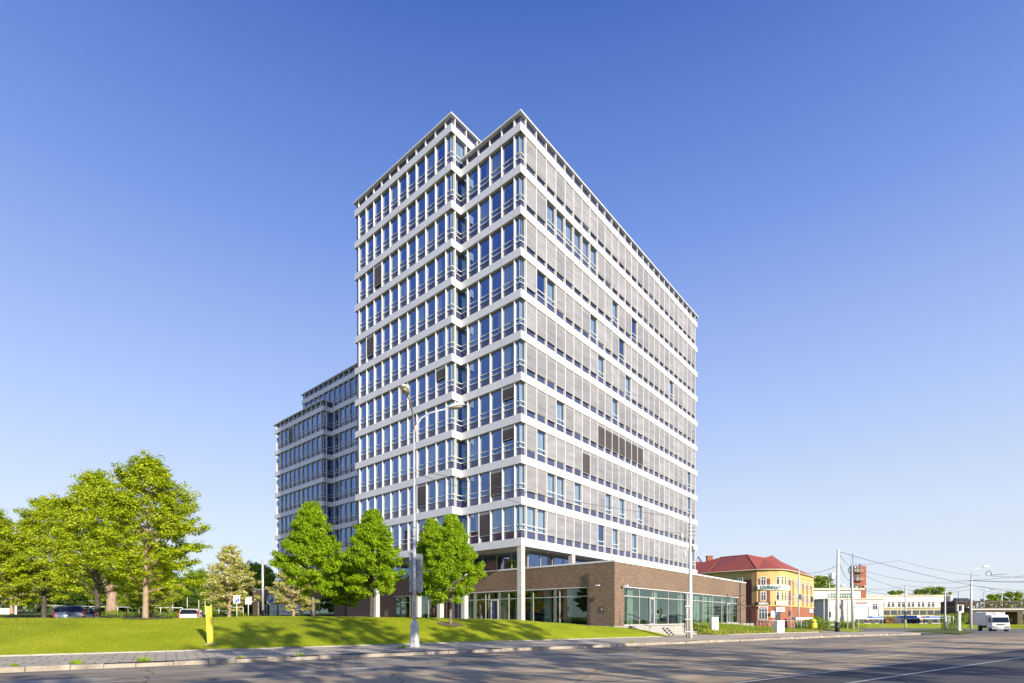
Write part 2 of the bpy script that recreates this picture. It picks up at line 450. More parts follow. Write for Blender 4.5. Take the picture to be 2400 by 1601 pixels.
def build_tower():
    root = thing('office_tower', 'tall office tower of white bands and blue windows, in two staggered slabs', 'office tower',
                 tower_pt(0, 0), TROT)
    LA, LB, WA, BO = 40.3887, 16.2304, 7.4422, -1.2207
    fr = Face((0, 0), RIGHT_F, LA, .80, 1.5, 26, True, True)                       # sunlit long face
    fa = Face((0, WA), LEFT_F, WA, WA - .82 - 4 * 1.46, 1.46, 4, 'in', True)      # shaded end of the front slab
    fb = Face((BO, WA + LB), LEFT_F, LB, LB - .92 - 10 * 1.456, 1.456, 10, True, True)
    fret = Face((BO, WA), RIGHT_F, -BO, .55, .66, 0, True, False)                  # short return of the rear slab
    fret.units = [(0.0, .55, False, GL, 0), (.55, -BO - .55, True, 0, -GL)]; fret.cuts = [0, .55, -BO]
    ftop = Face((BO, WA), RIGHT_F, 38.0, .55, 1.5, 24, True, True)                 # rear slab rising above the front slab
    nA, nB = 10, 11
    sp = {}
    # windows without a lowered blind on the sunlit face: face 0, floor, unit
    for k, js in {8: (3, 4, 5, 6, 7, 8), 6: (2, 3), 7: (), 5: (9, 13), 4: (11,), 3: (25,), 1: (4, 12), 0: (1, 2, 9, 11, 14, 26)}.items():
        for j in js: sp[(0, k, j)] = 'curtain_full'
    for px, st_ in SUNNY: sp[(0,) + px] = st_
    for k in range(nA): sp[(1, k, 0)] = 'curtain_full'
    for px, st_ in SHADY_A: sp[(1,) + px] = st_
    for px, st_ in SHADY_B: sp[(2,) + px] = st_
    glaze(root, [(fr, range(nA), 'sun'), (fa, range(nA), 'shade'), (fb, range(nB), 'shade'), (fret, range(nA), 'lit'), (ftop, [10], 'lit')],
          tuple(TA), 100, sp, 5, .42, 0)
    for k in range(nA + 1):
        band_mb([fr, fa], Z0 + PITCH_F * k, [(0, 0), (0, .0915)]).build('spandrel_band', root)
    for k in range(nB + 1):
        if k <= nA - 1 + 0: band_mb([fb, fret], Z0 + PITCH_F * k, [(0, .0915), (0, 0)]).build('spandrel_band', root)
        else: band_mb([fb, ftop], Z0 + PITCH_F * k, [(0, .0915), (0 if k > nA else 0, 0)]).build('spandrel_band', root)
    h = .80
    zA, zB = Z0 + PITCH_F * nA + BH, Z0 + PITCH_F * nB + BH
    attic_mb([fr, fa], zA, h).build('attic_glazing', root, fixn=False)
    attic_mb([fb, ftop], zB, h).build('attic_glazing', root, fixn=False)
    b = MB(); b.prism([(-.10, -.10), (LA + .25, -.10), (LA + .25, WA - .005), (-.10, WA - .005)], zA + h, zA + h + .13, M['panel'])
    b.prism([(.2, .2), (LA, .2), (LA, WA), (.2, WA)], zA + h + .13, zA + h + .16, M['gravel']); b.build('roof_cornice', root)
    b = MB(); b.prism([(BO - .10, WA - .10), (38.2, WA - .10), (38.2, WA + LB + .1), (BO - .10, WA + LB + .1)], zB + h, zB + h + .13, M['panel'])
    b.prism([(BO + .2, WA + .2), (38, WA + .2), (38, WA + LB - .2), (BO + .2, WA + LB - .2)], zB + h + .13, zB + h + .16, M['gravel']); b.build('roof_cornice', root)
    # interior: floor slabs, dark core, rear walls
    b = MB()
    for k in range(nA + 1):
        b.box(.43, LA - .43, .43, WA, Z0 + PITCH_F * k + .06, Z0 + PITCH_F * k + BH - .04, M['ceiling'])
    for k in range(nB + 1):
        b.box(BO + .43, 37.6, WA + .43 if k > nA else WA + .002, WA + LB - .43, Z0 + PITCH_F * k + .062, Z0 + PITCH_F * k + BH - .042, M['ceiling'])
    b.build('floor_slabs', root)
    b = MB()
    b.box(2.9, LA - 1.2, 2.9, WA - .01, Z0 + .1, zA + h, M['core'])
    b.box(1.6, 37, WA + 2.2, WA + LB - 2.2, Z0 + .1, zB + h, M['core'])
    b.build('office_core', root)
    b = MB()
    b.box(LA - .30, LA - .26, .3, WA, Z0, zA + h, M['panel']); b.box(37.7, 37.74, WA, WA + LB, Z0, zB + h, M['panel'])
    b.box(BO + .3, 37.7, WA + LB - .04, WA + LB, Z0, zB + h, M['panel'])
    b.build('rear_wall', root)
    # soffit over the entrance level
    b = MB()
    b.prism([(.43, .43), (LA - .43, .43), (LA - .43, WA), (.43, WA)], Z0 - .015, Z0 + .03, M['soffit'])
    b.prism([(BO + .43, WA + .001), (37.6, WA + .001), (37.6, WA + LB - .43), (BO + .43, WA + LB - .43)], Z0 - .016, Z0 + .03, M['soffit'])
    b.build('entrance_soffit', root)
    dl = MB(); dl.lathe([(.0, 0), (.13, .0), (.15, .03), (.15, .06)], M['rail'], 14)
    for x, y in ((1.6, 2.0), (1.6, 5.4), (5.0, .9)): link('ceiling_light', dl.mesh('ceiling_light'), root, (x, y, Z0 - .075))
    # columns
    cb = MB(); cb.box(-.25, .25, -.25, .25, 0, Z0 - .03 - .90, M['concrete']); cm = cb.build('concrete_column', root, bevel=.015)
    spots = [(.30, .28), (.30, 7.35), (.30, 10.85), (.30, 14.35), (.30, 21.75), (8.2, .28), (15.2, .28), (22.4, .28)]
    for i, (x, y) in enumerate(spots):
        o = cm if i == 0 else link('concrete_column', cm.data, root)
        o.location = (x, y, .90)
    # recessed storey behind the columns, above the brick podium roof
    x0, y0, zb_, zt_ = 2.9, 1.6, 6.32, Z0 - .02
    for a in np.arange(x0, 36, 1.9):
        g = MB(); g.add([(a, y0, zb_), (a + 1.9, y0, zb_), (a + 1.9, y0, zt_), (a, y0, zt_)], [(0, 1, 2, 3)], M['glass']); o = g.build('clerestory_window', root, fixn=False)
        b = MB(); b.box(a - .03, a + .03, y0 - .05, y0 + .02, zb_, zt_, M['frame']); b.build('window_frame', o)
    for a in np.arange(y0, 21, 1.9):
        g = MB(); g.add([(x0, a, zb_), (x0, a + 1.9, zb_), (x0, a + 1.9, zt_), (x0, a, zt_)], [(0, 3, 2, 1)], M['glass']); o = g.build('clerestory_window', root, fixn=False)
        b = MB(); b.box(x0 - .05, x0 + .02, a + .03, a + .09, zb_, zt_, M['frame']); b.build('window_frame', o)
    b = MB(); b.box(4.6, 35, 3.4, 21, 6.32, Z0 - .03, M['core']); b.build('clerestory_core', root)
    return root
SUNNY = [((7, 11), 'curtain_full'), ((7, 14), 'open'), ((6, 8), 'curtain_full'), ((6, 12), 'open'), ((6, 21), 'curtain_full'), ((3, 4), 'curtain_full'),
         ((2, 2), 'curtain_full'), ((1, 3), 'curtain_full'), ((1, 6), 'curtain_full'), ((1, 10), 'curtain_full'), ((1, 15), 'curtain_full'),
         ((0, 9), 'open'), ((0, 11), 'curtain_full'), ((0, 14), 'curtain_full'), ((0, 1), 'curtain_full'), ((0, 2), 'curtain_full'), ((6, 2), 'open'), ((6, 3), 'curtain_full'),
         ((2, 7), 'dark'), ((3, 9), 'dark'), ((3, 10), 'dark'), ((3, 11), 'dark'), ((3, 12), 'dark'), ((3, 13), 'dark'), ((3, 14), 'dark'), ((3, 15), 'dark'),
         ((2, 25), 'curtain_full'), ((0, 26), 'curtain_full')] + [((8, j), 'curtain_full') for j in range(3, 9)]
SHADY_A = [((1, 3), 'dark'), ((0, 2), 'dark'), ((3, 4), 'dark_top'), ((2, 4), 'dark_top'), ((0, 3), 'curtain_full'), ((0, 4), 'curtain_full')]
SHADY_B = [((8, 3), 'dark'), ((6, 2), 'dark'), ((4, 10), 'dark_top'), ((1, 8), 'dark')]

def build_wing():
    C0 = np.array([-28.4253, 78.4292])
    root = thing('office_wing', 'lower office wing of eight and nine storeys standing in the shade of the tower', 'office building', (C0[0], C0[1], 0), TROT)
    LC, BX, DLn = 15.8512, 1.3249, 8.977
    fc = Face((0, LC), LEFT_F, LC, LC - .84 - 10 * 1.443, 1.443, 10, True, True)
    fcr = Face((0, 0), RIGHT_F, BX, .55, .66, 0, True, False)
    fcr.units = [(0.0, .60, False, GL, 0), (.60, BX - .60, True, 0, -GL)]; fcr.cuts = [0, .60, BX]
    fd = Face((BX, 0), LEFT_F, 14.0, .60, 1.44, 9, 'in', False)                  # right of the fold, towards the tower
    fdt = Face((BX, DLn), LEFT_F, DLn + 14.0, .80, 1.44, 14, True, False)        # one storey rising above the front part
    fdl = Face((BX, DLn), math.pi, 11.0, 1, 1.44, 6, False, True)
    sp = {(0, 6, 4): 'dark'}
    glaze(root, [(fc, range(7), 'shade'), (fcr, range(7), 'shade'), (fd, range(7), 'shade'), (fdt, [7], 'shade')], tuple(C0), 50, sp, 9, .30, 0)
    nC = 7; h = .80
    for k in range(nC + 1):
        fs = [fc, fcr, fd]
        tr = [(0, .0915), (0, 0), (0, 0)]
        if k == nC:
            b = band_mb([fc, fcr], Z0 + PITCH_F * k, tr[:2]); b.merge(band_mb([fd], Z0 + PITCH_F * k, [(0, 0)]), Matrix.Identity(4)); b.build('spandrel_band', root)
        else: band_mb(fs, Z0 + PITCH_F * k, tr).build('spandrel_band', root)
    z8 = Z0 + PITCH_F * 8
    band_mb([fdt], z8, [(0, 0)]).build('spandrel_band', root)
    attic_mb([fc, fcr], Z0 + PITCH_F * 7 + BH, h).build('attic_glazing', root, fixn=False)
    attic_mb([fdt], z8 + BH, h).build('attic_glazing', root, fixn=False)
    z7 = Z0 + PITCH_F * 7 + BH + h
    b = MB(); b.prism([(-.12, -.1), (1.7, -.1), (1.7, DLn), (12, DLn), (12, LC + .35), (-.12, LC + .35)], z7, z7 + .13, M['panel']); b.build('roof_cornice', root)
    b = MB(); b.prism([(BX - .15, -14), (13, -14), (13, DLn + .1), (BX - .15, DLn + .1)], z8 + BH + h, z8 + BH + h + .13, M['panel']); b.build('roof_cornice', root)
    b = MB()
    for k in range(8): b.box(.43, 12, DLn if k == 7 else .3, LC - .43, Z0 + PITCH_F * k + .06, Z0 + PITCH_F * k + BH - .04, M['ceiling']); b.box(BX + .43, 12, -14, -.001 if k < 7 else DLn - .001, Z0 + PITCH_F * k + .06, Z0 + PITCH_F * k + BH - .04, M['ceiling'])
    b.box(BX + .43, 12, -14, DLn - .4, z8 + .06, z8 + BH - .04, M['ceiling']); b.build('floor_slabs', root)
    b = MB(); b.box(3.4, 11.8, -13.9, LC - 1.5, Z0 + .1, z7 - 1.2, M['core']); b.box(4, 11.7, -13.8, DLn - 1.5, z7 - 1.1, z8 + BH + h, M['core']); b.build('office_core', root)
    b = MB(); b.box(.2, 12, LC - .30, LC - .26, Z0, z7, M['panel']); b.box(BX + .2, 12, DLn - .05, DLn - .02, z7 - 1, z8 + BH + h, M['panel'])
    b.box(12.0, 12.04, -14, LC, Z0, z7, M['panel']); b.build('rear_wall', root)
    b = MB(); b.prism([(.43, -.0), (12, 0), (12, LC - .43), (.43, LC - .43)], Z0 - .015, Z0 + .03, M['soffit']); b.prism([(BX + .43, -14), (12, -14), (12, -.002), (BX + .43, -.002)], Z0 - .016, Z0 + .03, M['soffit']); b.build('entrance_soffit', root)
    return root

def shopfront(root, P0, rz, cuts, zs, zh, ztr, doors, seed, curtains=True, keep=20):
    """glazed shop bays between cuts along u; each bay a window with its frame, doors cut into bays"""
    rnd = random.Random(seed); f = Face(P0, rz, cuts[-1], 1, 1, 0, False, False)
    for i, (a, c) in enumerate(zip(cuts[:-1], cuts[1:])):
        W = c - a; g = MB(); fr = MB()
        d = .16
        g.add([(.02, d, zs), (W - .02, d, zs), (W - .02, d, zh), (.02, d, zh)], [(0, 1, 2, 3)], M['shop_glass'])
        fr.box(-.035, .035, d - .05, d + .06, zs, zh, M['frame'])
        if i == len(cuts) - 2: fr.box(W - .035, W + .035, d - .05, d + .06, zs, zh, M['frame'])
        fr.box(.036, W - .036, d - .04, d + .05, ztr - .035, ztr + .035, M['frame'])
        fr.box(.036, W - .036, d - .04, d + .05, zh - .05, zh - .001, M['frame']); fr.box(.036, W - .036, d - .04, d + .05, zs + .001, zs + .06, M['frame'])
        p = f.pt(a); win = link('shop_window', g.mesh('shop_window'), root, (p[0], p[1], 0), rz)
        fr.build('window_frame', win)
        if curtains and rnd.random() < .8:
            cb = MB(); x0 = W * rnd.choice((.05, .3, .5)); x1 = min(W - .1, x0 + W * rnd.uniform(.3, .5)); n = 14
            vs = []
            for q in range(n + 1):
                x = x0 + (x1 - x0) * q / n; dd = d + .35 + rnd.uniform(-.05, .05)
                vs += [(x, dd, zs + .05), (x, dd, zh - .03)]
            cb.add(vs, [(2 * q, 2 * q + 2, 2 * q + 3, 2 * q + 1) for q in range(n)], M['curtain'], True); cb.build('curtain', win, fixn=False)
        for (bi, x0, x1) in doors:
            if bi == i:
                db = MB(); t = .11; y0, y1 = d - .09, d + .03
                db.box(x0, x0 + t, y0, y1, zs, ztr, M['frame']); db.box(x1 - t, x1, y0, y1, zs, ztr, M['frame'])
                db.box(x0 + t, x1 - t, y0, y1, ztr - .16, ztr - .002, M['frame']); db.box(x0 + t, x1 - t, y0, y1, zs, zs + .12, M['frame'])
                db.add([(x0 + t, d - .02, zs + .12), (x1 - t, d - .02, zs + .12), (x1 - t, d - .02, ztr - .16), (x0 + t, d - .02, ztr - .16)], [(0, 1, 2, 3)], M['navy'])
                do = db.build('glazed_door', root); do.location = (p[0], p[1], 0); do.rotation_euler = (0, 0, rz)
                hb = MB(); hb.tube([(x0 + .2, y0 - .06, zs + .6), (x0 + .2, y0 - .06, zs + 1.7)], .018, M['steel'], 6); hb.build('door_handle', do)

def floodlight(root, loc, dirv):
    b = MB(); d = Vector(dirv)
    b.tube([Vector((0, 0, 0)), d * .42], .016, M['steel'], 6)
    s = Vector((-d.y, d.x, 0))
    b.obox(d * .40 - s * .16 - Vector((0, 0, .05)), s * .32, d * .22 + Vector((0, 0, -.03)), (0, 0, .10), M['rail'])
    o = b.build('wall_floodlight', root); o.location = loc; return o

def build_podium():
    root = thing('brick_podium', 'long flat-roofed brown brick shop block pushed out beneath the tower', 'shop building', tower_pt(0, 0), TROT)
    x0, x1, y0, y1 = 2.515, 37.05, -7.71, 32.0
    zb, zt, zh, ztr, zs = .70, 6.16, 4.22, 3.45, .98
    t = .30
    b = MB()
    # sunlit wall (faces -y): piers, band above the glass, sill
    b.box(x0, x0 + 1.55, y0, y0 + t, zb, zh, M['brick']); b.box(x0 + 31.6, x1, y0, y0 + t, zb, zh, M['brick'])
    b.box(x0, x1, y0, y0 + t, zh, zt, M['brick'])
    # wall under the tower (faces -x)
    ya, yb2 = y0 + 2.61, y0 + 29.2
    b.box(x0, x0 + t, y0 + t, ya, zb, zh, M['brick']); b.box(x0, x0 + t, yb2, y1, zb, zh, M['brick']); b.box(x0, x0 + t, y0 + t, y1, zh, zt, M['brick'])
    b.box(x1 - t, x1, y0 + t, y1, zb, zt, M['brick']); b.box(x0 + t, x1 - t, y1 - t, y1, zb, zt, M['brick'])
    b.build('brick_wall', root)
    b = MB(); b.prism([(x0 - .04, y0 - .04), (x1 + .04, y0 - .04), (x1 + .04, y1 + .04), (x0 - .04, y1 + .04)], zt + .001, zt + .14, M['panel'])
    b.prism([(x0 + .3, y0 + .3), (x1 - .3, y0 + .3), (x1 - .3, y1 - .3), (x0 + .3, y1 - .3)], zt + .14, zt + .155, M['gravel']); b.build('roof_coping', root)
    b = MB(); b.box(x0 + 1.56, x0 + 31.59, y0 - .02, y0 + t, zb, zs, M['concrete']); b.box(x0 - .02, x0 + t, ya + .01, yb2 - .01, zb, zs, M['concrete']); b.build('window_sill', root)
    b = MB(); b.box(x0 + 1.56, x0 + 31.59, y0 - .015, y0 + .03, zh - .06, zh - .002, M['rail']); b.box(x0 - .015, x0 + .03, ya + .01, yb2 - .01, zh - .06, zh - .002, M['rail']); b.build('window_head', root)
    shopfront(root, (x0 + 1.58, y0), RIGHT_F, [3.0 * i for i in range(11)], zs, zh - .06, ztr, [(1, 1.95, 2.9), (8, 1.9, 2.9)], 3)
    L = yb2 - ya; cuts = [L - c for c in (0, 2.93, 5.9, 7.2, 8.86, 11.45, 11.9, 14.6, 17.6, 20.6, 23.6, L)][::-1]
    shopfront(root, (x0, yb2 - .02), LEFT_F, [c for c in cuts], zs, zh - .06, ztr, [(6, .25, 1.25), (3, .6, 1.9)], 4, True)
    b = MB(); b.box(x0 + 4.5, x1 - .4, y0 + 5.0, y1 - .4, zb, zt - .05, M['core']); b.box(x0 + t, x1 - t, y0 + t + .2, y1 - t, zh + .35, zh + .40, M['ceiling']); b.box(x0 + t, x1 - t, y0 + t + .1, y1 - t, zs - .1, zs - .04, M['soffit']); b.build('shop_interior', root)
    b = MB(); b.tube([(x0 + 32.0, y0 - .07, zb + .1), (x0 + 32.0, y0 - .07, zt)], .05, flat('dark_downpipe', (.06, .05, .05), .5), 8); b.build('downpipe', root)
    floodlight(root, (x0, y0 + 1.25, 4.28), (-1, 0, 0)); floodlight(root, (x0 + 1.05, y0, 4.28), (0, -1, 0))
    b = MB(); b.box(x0 - .02, x0 + .02, y0 + .95, y0 + 1.5, 1.95, 2.55, flat('brown_hatch', (.115, .09, .075), .6)); b.build('wall_hatch', root)
    b = MB(); b.lathe([(.05, 0), (.05, .03)], M['rail'], 10); o = b.build('hatch_lock', root); o.location = (x0 - .02, y0 + 1.2, 2.3); o.rotation_euler = (0, -math.pi / 2, 0)
    return root

def build_wing_podium():
    C0 = np.array([-28.4253, 78.4292])
    root = thing('brick_wing_base', 'single-storey brown brick shop block beneath the shaded wing, with white window posters', 'shop building', (C0[0], C0[1], 0), TROT)
    x0, y0, y1 = 2.5, -2.6, 30.65
    zb, zt, zh, zs, ztr = .9, 7.1, 5.0, 2.30, 4.25; t = .3; ya, yb2 = 1.25, 28.4
    b = MB(); b.box(x0, x0 + t, yb2, y1, zb, zh, M['brick']); b.box(x0, x0 + t, y0, ya, zb, zh, M['brick']); b.box(x0, x0 + t, y0, y1, zh, zt, M['brick'])
    b.box(x0 + t, 13, y1 - t, y1, zb, zt, M['brick']); b.box(x0 + t, 13, y0, y0 + t, zb, zt, M['brick']); b.build('brick_wall', root)
    b = MB(); b.prism([(x0 - .05, y0 - .05), (13, y0 - .05), (13, y1 + .05), (x0 - .05, y1 + .05)], zt + .001, zt + .2, M['panel']); b.build('roof_coping', root)
    L = yb2 - ya; cuts = [0, 2.0, 4.6, 7.6, 10.4, 13.4, 16.4, 19.4, 22.4, L]
    shopfront(root, (x0, yb2 - .02), LEFT_F, cuts, zs, zh - .03, ztr, [(1, .5, 1.6), (7, .4, 1.6)], 8, False)
    b = MB(); b.box(x0 + 2.5, 12.8, y0 + 1, y1 - .5, zb, zt - .05, M['core']); b.build('shop_interior', root)
    pm = flat('white_window_poster', (.62, .63, .66), .5, var=.05); red = flat('poster_red', (.42, .03, .03), .5, var=.05); dk = flat('poster_ink', (.03, .03, .06), .5, var=.05)
    f = Face((x0, yb2 - .02), LEFT_F, L, 1, 1, 0, False, False)
    for i, (a, c, marks) in enumerate([(4.75, 7.45, 'a'), (8.3, 10.3, 'b'), (10.5, 13.2, 'c'), (13.5, 16.2, 'd')]):
        W = c - a; q = MB(); q.box(0, W, .12, .14, zs + .05, ztr - .04, pm); p = f.pt(a)
        po = q.build('window_poster', root); po.location = (p[0], p[1], 0); po.rotation_euler = (0, 0, LEFT_F)
        h = MB()
        def heart(x, z, s, m):
            h.add([(x + s * px, .112, z + s * pz) for px, pz in ((0, -.6), (.55, .05), (.5, .45), (.25, .55), (0, .35), (-.25, .55), (-.5, .45), (-.55, .05))], [tuple(range(8))], m)
        if marks == 'a': heart(1.5, 3.75, .42, red); heart(.5, 2.95, .40, red); heart(2.45, 2.95, .34, red)
        if marks == 'b': heart(1.7, 2.95, .42, red)
        if marks == 'c': heart(2.5, 2.95, .42, red)
        if h.v: h.build('poster_heart', po, fixn=False)
        for s_, x, z, sz in {'a': (('C', .45, 3.75, .7), ('IC', 1.75, 2.9, .75)), 'b': (('I', .5, 2.9, .75),), 'c': (('IC', 1.5, 2.9, .85),), 'd': ()}[marks]:
            o = link('poster_lettering', text_mesh(s_, sz, dk, .003, bold=.02), po, (x, .110, z)); o.rotation_euler = (math.pi / 2, 0, 0)
        if marks == 'd':
            q = MB()
            for z in (3.75, 3.65, 3.2, 3.1): q.box(.6, 2.0, .110, .114, z, z + .05, dk)
            q.build('poster_lettering', po)
    b = MB(); b.tube([(0, 0, 0), (-.35, 0, .06)], .03, M['steel'], 6); b.box(-.55, -.3, -.09, .09, .0, .14, M['rail']); o = b.build('wall_camera', root); o.location = (x0, 29.9, 4.9)
    return root
build_tower(); build_wing(); build_podium(); build_wing_podium()
# ------------------------------------------------------------------ terrain, road, pavement, lawn
def lerp_tab(x, tab):
    if x <= tab[0][0]: return tab[0][1]
    for (a, za), (b, zb) in zip(tab[:-1], tab[1:]):
        if x <= b:
            t = (x - a) / (b - a); t = t * t * (3 - 2 * t)
            return za + (zb - za) * t
    return tab[-1][1]
def sstep(a, b, x):
    t = min(1, max(0, (x - a) / (b - a))); return t * t * (3 - 2 * t)
N_KERB, N_EDGE = 20.3, 25.15
def crest(s): return lerp_tab(s, [(-60, 1.58), (0, 1.60), (6, 1.72), (14, 1.64), (21, 1.48), (25, 1.22), (28.5, .93), (31, .75)])
def crest_n(s): return lerp_tab(s, [(-60, 36), (5, 35.5), (16, 33.5), (24, 32), (31, 29.6)])
def lawn_z(s, n):
    cn = crest_n(s); t = (n - N_EDGE) / (cn - N_EDGE)
    z0 = .24; zc = crest(s)
    if t <= 1: return z0 + (zc - z0) * (1 - (1 - max(0, t)) ** 1.75)
    back = lerp_tab(n, [(36, 1.6), (43, 1.05), (62, 1.0), (66, 1.75), (80, 2.25), (110, 3.0), (220, 3.8)])
    k = sstep(cn, cn + 7, n)
    return zc * (1 - k) + min(back, 9) * k
def terr(x, y):
    """height of the ground everywhere"""
    s, n = sn_of(x, y); r = road_z(x, y)
    if n < N_EDGE: return r
    if 30.9 < s < 37.5 and n < 29.4: return r + .2
    edge_s = 30.2 - .283 * (n - 30.4)                             # line of the podium wall under the tower
    left = lawn_z(min(s, 31), n) if s < 31.5 else .9
    kl = sstep(edge_s - 8, edge_s - 3.2, s) if n > 31 else 0
    zl = left * (1 - kl) + .9 * kl
    if s < 29: return zl
    fac = 30.4 + (s - 30.2) * .283                                # line of the sunlit podium wall
    top = lerp_tab(s, [(30, .88), (48, .84), (56, .55), (63, .35), (72, .04)])
    zr = .2 + (top - .2) * sstep(N_EDGE + .4, max(N_EDGE + 1.5, fac - 2.4), n)
    if s > 72: zr = .02
    zr += r
    return zl * (1 - sstep(29, 32, s)) + zr * sstep(29, 32, s)

def road_mat():
    m, nt, b = newmat('road_asphalt')
    co = N(nt, 'ShaderNodeTexCoord').outputs['Object']            # object space: x along the street, y across it
    sx = N(nt, 'ShaderNodeSeparateXYZ'); nt.links.new(co, sx.inputs[0])
    mp = N(nt, 'ShaderNodeMapping'); mp.inputs['Scale'].default_value = (.06, .8, 1); nt.links.new(co, mp.inputs['Vector'])
    streak = noise(nt, 1.2, mp.outputs[0], 5, .6)
    grain = noise(nt, 34, co, 4, .75)
    patch = noise(nt, .35, co, 4, .6)
    wob = noise(nt, .5, co, 3); wsc = N(nt, 'ShaderNodeMath', operation='MULTIPLY_ADD'); nt.links.new(wob, wsc.inputs[0]); wsc.inputs[1].default_value = .8; nt.links.new(sx.outputs[1], wsc.inputs[2])
    nrm = N(nt, 'ShaderNodeMath', operation='MULTIPLY'); nt.links.new(wsc.outputs[0], nrm.inputs[0]); nrm.inputs[1].default_value = 1 / 24.0
    zone = ramp(nt, nrm.outputs[0], [(0, (.11, .11, .115)), (7.5 / 24, (.125, .122, .122)), (7.85 / 24, (.50, .395, .255)), (13.6 / 24, (.47, .375, .25)), (15.2 / 24, (.34, .285, .21)), (20.4 / 24, (.325, .28, .215))])
    c = mixc(nt, 1.0, zone, ramp(nt, streak, [(.28, (.60, .61, .64)), (.5, (1, 1, 1)), (.75, (1.25, 1.22, 1.18))]), 'MULTIPLY')
    c = mixc(nt, 1.0, c, ramp(nt, patch, [(.34, (.66, .66, .68)), (.52, (1, 1, .99)), (.66, (1.16, 1.14, 1.10))]), 'MULTIPLY')
    c = mixc(nt, 1.0, c, ramp(nt, grain, [(.25, (.5, .5, .5)), (.5, (1, 1, 1)), (.78, (1.55, 1.52, 1.46))]), 'MULTIPLY')
    vor = N(nt, 'ShaderNodeTexVoronoi', feature='DISTANCE_TO_EDGE'); vor.inputs['Scale'].default_value = .22
    d = N(nt, 'ShaderNodeMix', data_type='VECTOR'); nz = N(nt, 'ShaderNodeTexNoise'); nz.inputs['Scale'].default_value = 1.1; nt.links.new(co, nz.inputs['Vector'])
    d.inputs[0].default_value = .30; nt.links.new(co, d.inputs[4]); nt.links.new(nz.outputs['Color'], d.inputs[5]); nt.links.new(d.outputs[1], vor.inputs['Vector'])
    c = mixc(nt, 1.0, c, ramp(nt, vor.outputs['Distance'], [(0, (.42, .41, .40)), (.006, (1, 1, 1))]), 'MULTIPLY')
    nt.links.new(c, b.inputs['Base Color']); b.inputs['Roughness'].default_value = .9; b.inputs['Specular IOR Level'].default_value = .15
    nt.links.new(bump(nt, grain, .5, .012, bump(nt, streak, .25, .03)), b.inputs['Normal'])
    return m
def slab_mat():
    m, nt, b = newmat('pavement_slabs')
    co = N(nt, 'ShaderNodeTexCoord').outputs['Object']
    br = N(nt, 'ShaderNodeTexBrick'); br.offset = .5
    br.inputs['Scale'].default_value = 1; br.inputs['Brick Width'].default_value = .62; br.inputs['Row Height'].default_value = .62; br.inputs['Mortar Size'].default_value = .018
    br.inputs['Color1'].default_value = (.56, .475, .365, 1); br.inputs['Color2'].default_value = (.48, .41, .32, 1); br.inputs['Mortar'].default_value = (.11, .115, .07, 1)
    nt.links.new(co, br.inputs['Vector'])
    g = noise(nt, 22, co, 4, .7); p = noise(nt, .5, co, 4)
    c = mixc(nt, 1, br.outputs['Color'], ramp(nt, g, [(.25, (.75, .75, .75)), (.75, (1.25, 1.25, 1.22))]), 'MULTIPLY')
    c = mixc(nt, 1, c, ramp(nt, p, [(.3, (.84, .84, .84)), (.7, (1.12, 1.10, 1.06))]), 'MULTIPLY')
    nt.links.new(c, b.inputs['Base Color']); b.inputs['Roughness'].default_value = .9
    nt.links.new(bump(nt, br.outputs['Fac'], -.4, .01, bump(nt, g, .3, .006)), b.inputs['Normal'])
    return m
def grass_mat(name, a, c_, d, sc1=.35, sc2=9):
    m, nt, b = newmat(name); p = mapping(nt, 'Position')
    n1 = noise(nt, sc1, p, 5, .6); n2 = noise(nt, sc2, p, 4, .75); n3 = noise(nt, 60, p, 3, .8)
    col_ = ramp(nt, n1, [(.30, a), (.52, c_), (.74, d)])
    col_ = mixc(nt, 1, col_, ramp(nt, n2, [(.25, (.66, .70, .6)), (.5, (1, 1, 1)), (.78, (1.32, 1.25, 1.2))]), 'MULTIPLY')
    col_ = mixc(nt, 1, col_, ramp(nt, n3, [(.25, (.6, .62, .55)), (.75, (1.4, 1.35, 1.3))]), 'MULTIPLY')
    nt.links.new(col_, b.inputs['Base Color']); b.inputs['Roughness'].default_value = .85; b.inputs['Specular IOR Level'].default_value = .2
    nt.links.new(bump(nt, n3, 1.0, .05, bump(nt, n2, .7, .08)), b.inputs['Normal'])
    return m
M['road'] = road_mat(); M['slab'] = slab_mat()
M['lawn'] = grass_mat('mown_lawn', (.30, .38, .010), (.43, .50, .013), (.54, .58, .03))
M['verge'] = grass_mat('rough_verge', (.07, .115, .018), (.13, .175, .025), (.22, .21, .06), .2, 3)
M['mark'] = flat('worn_white_paint', (.50, .49, .45), .8, var=.35, vscale=2.5)
M['mark_y'] = flat('worn_cream_paint', (.42, .36, .24), .8, var=.35, vscale=2.5)
M['kerb'] = flat('granite_kerb', (.36, .31, .235), .9, var=.32, vscale=2.2, bmp=.5)
M['edging'] = flat('concrete_edging', (.42, .39, .33), .9, var=.2, vscale=3, bmp=.3)
M['paving'] = flat('terrace_paving', (.40, .375, .33), .9, var=.12, vscale=2, bmp=.2)
M['mulch'] = flat('bark_mulch', (.085, .038, .022), .95, var=.4, vscale=6, bmp=.8)
M['dark'] = flat('black_plastic', (.015, .015, .016), .45, var=.1)
M['white'] = flat('white_paint', (.78, .78, .76), .45, var=.04)

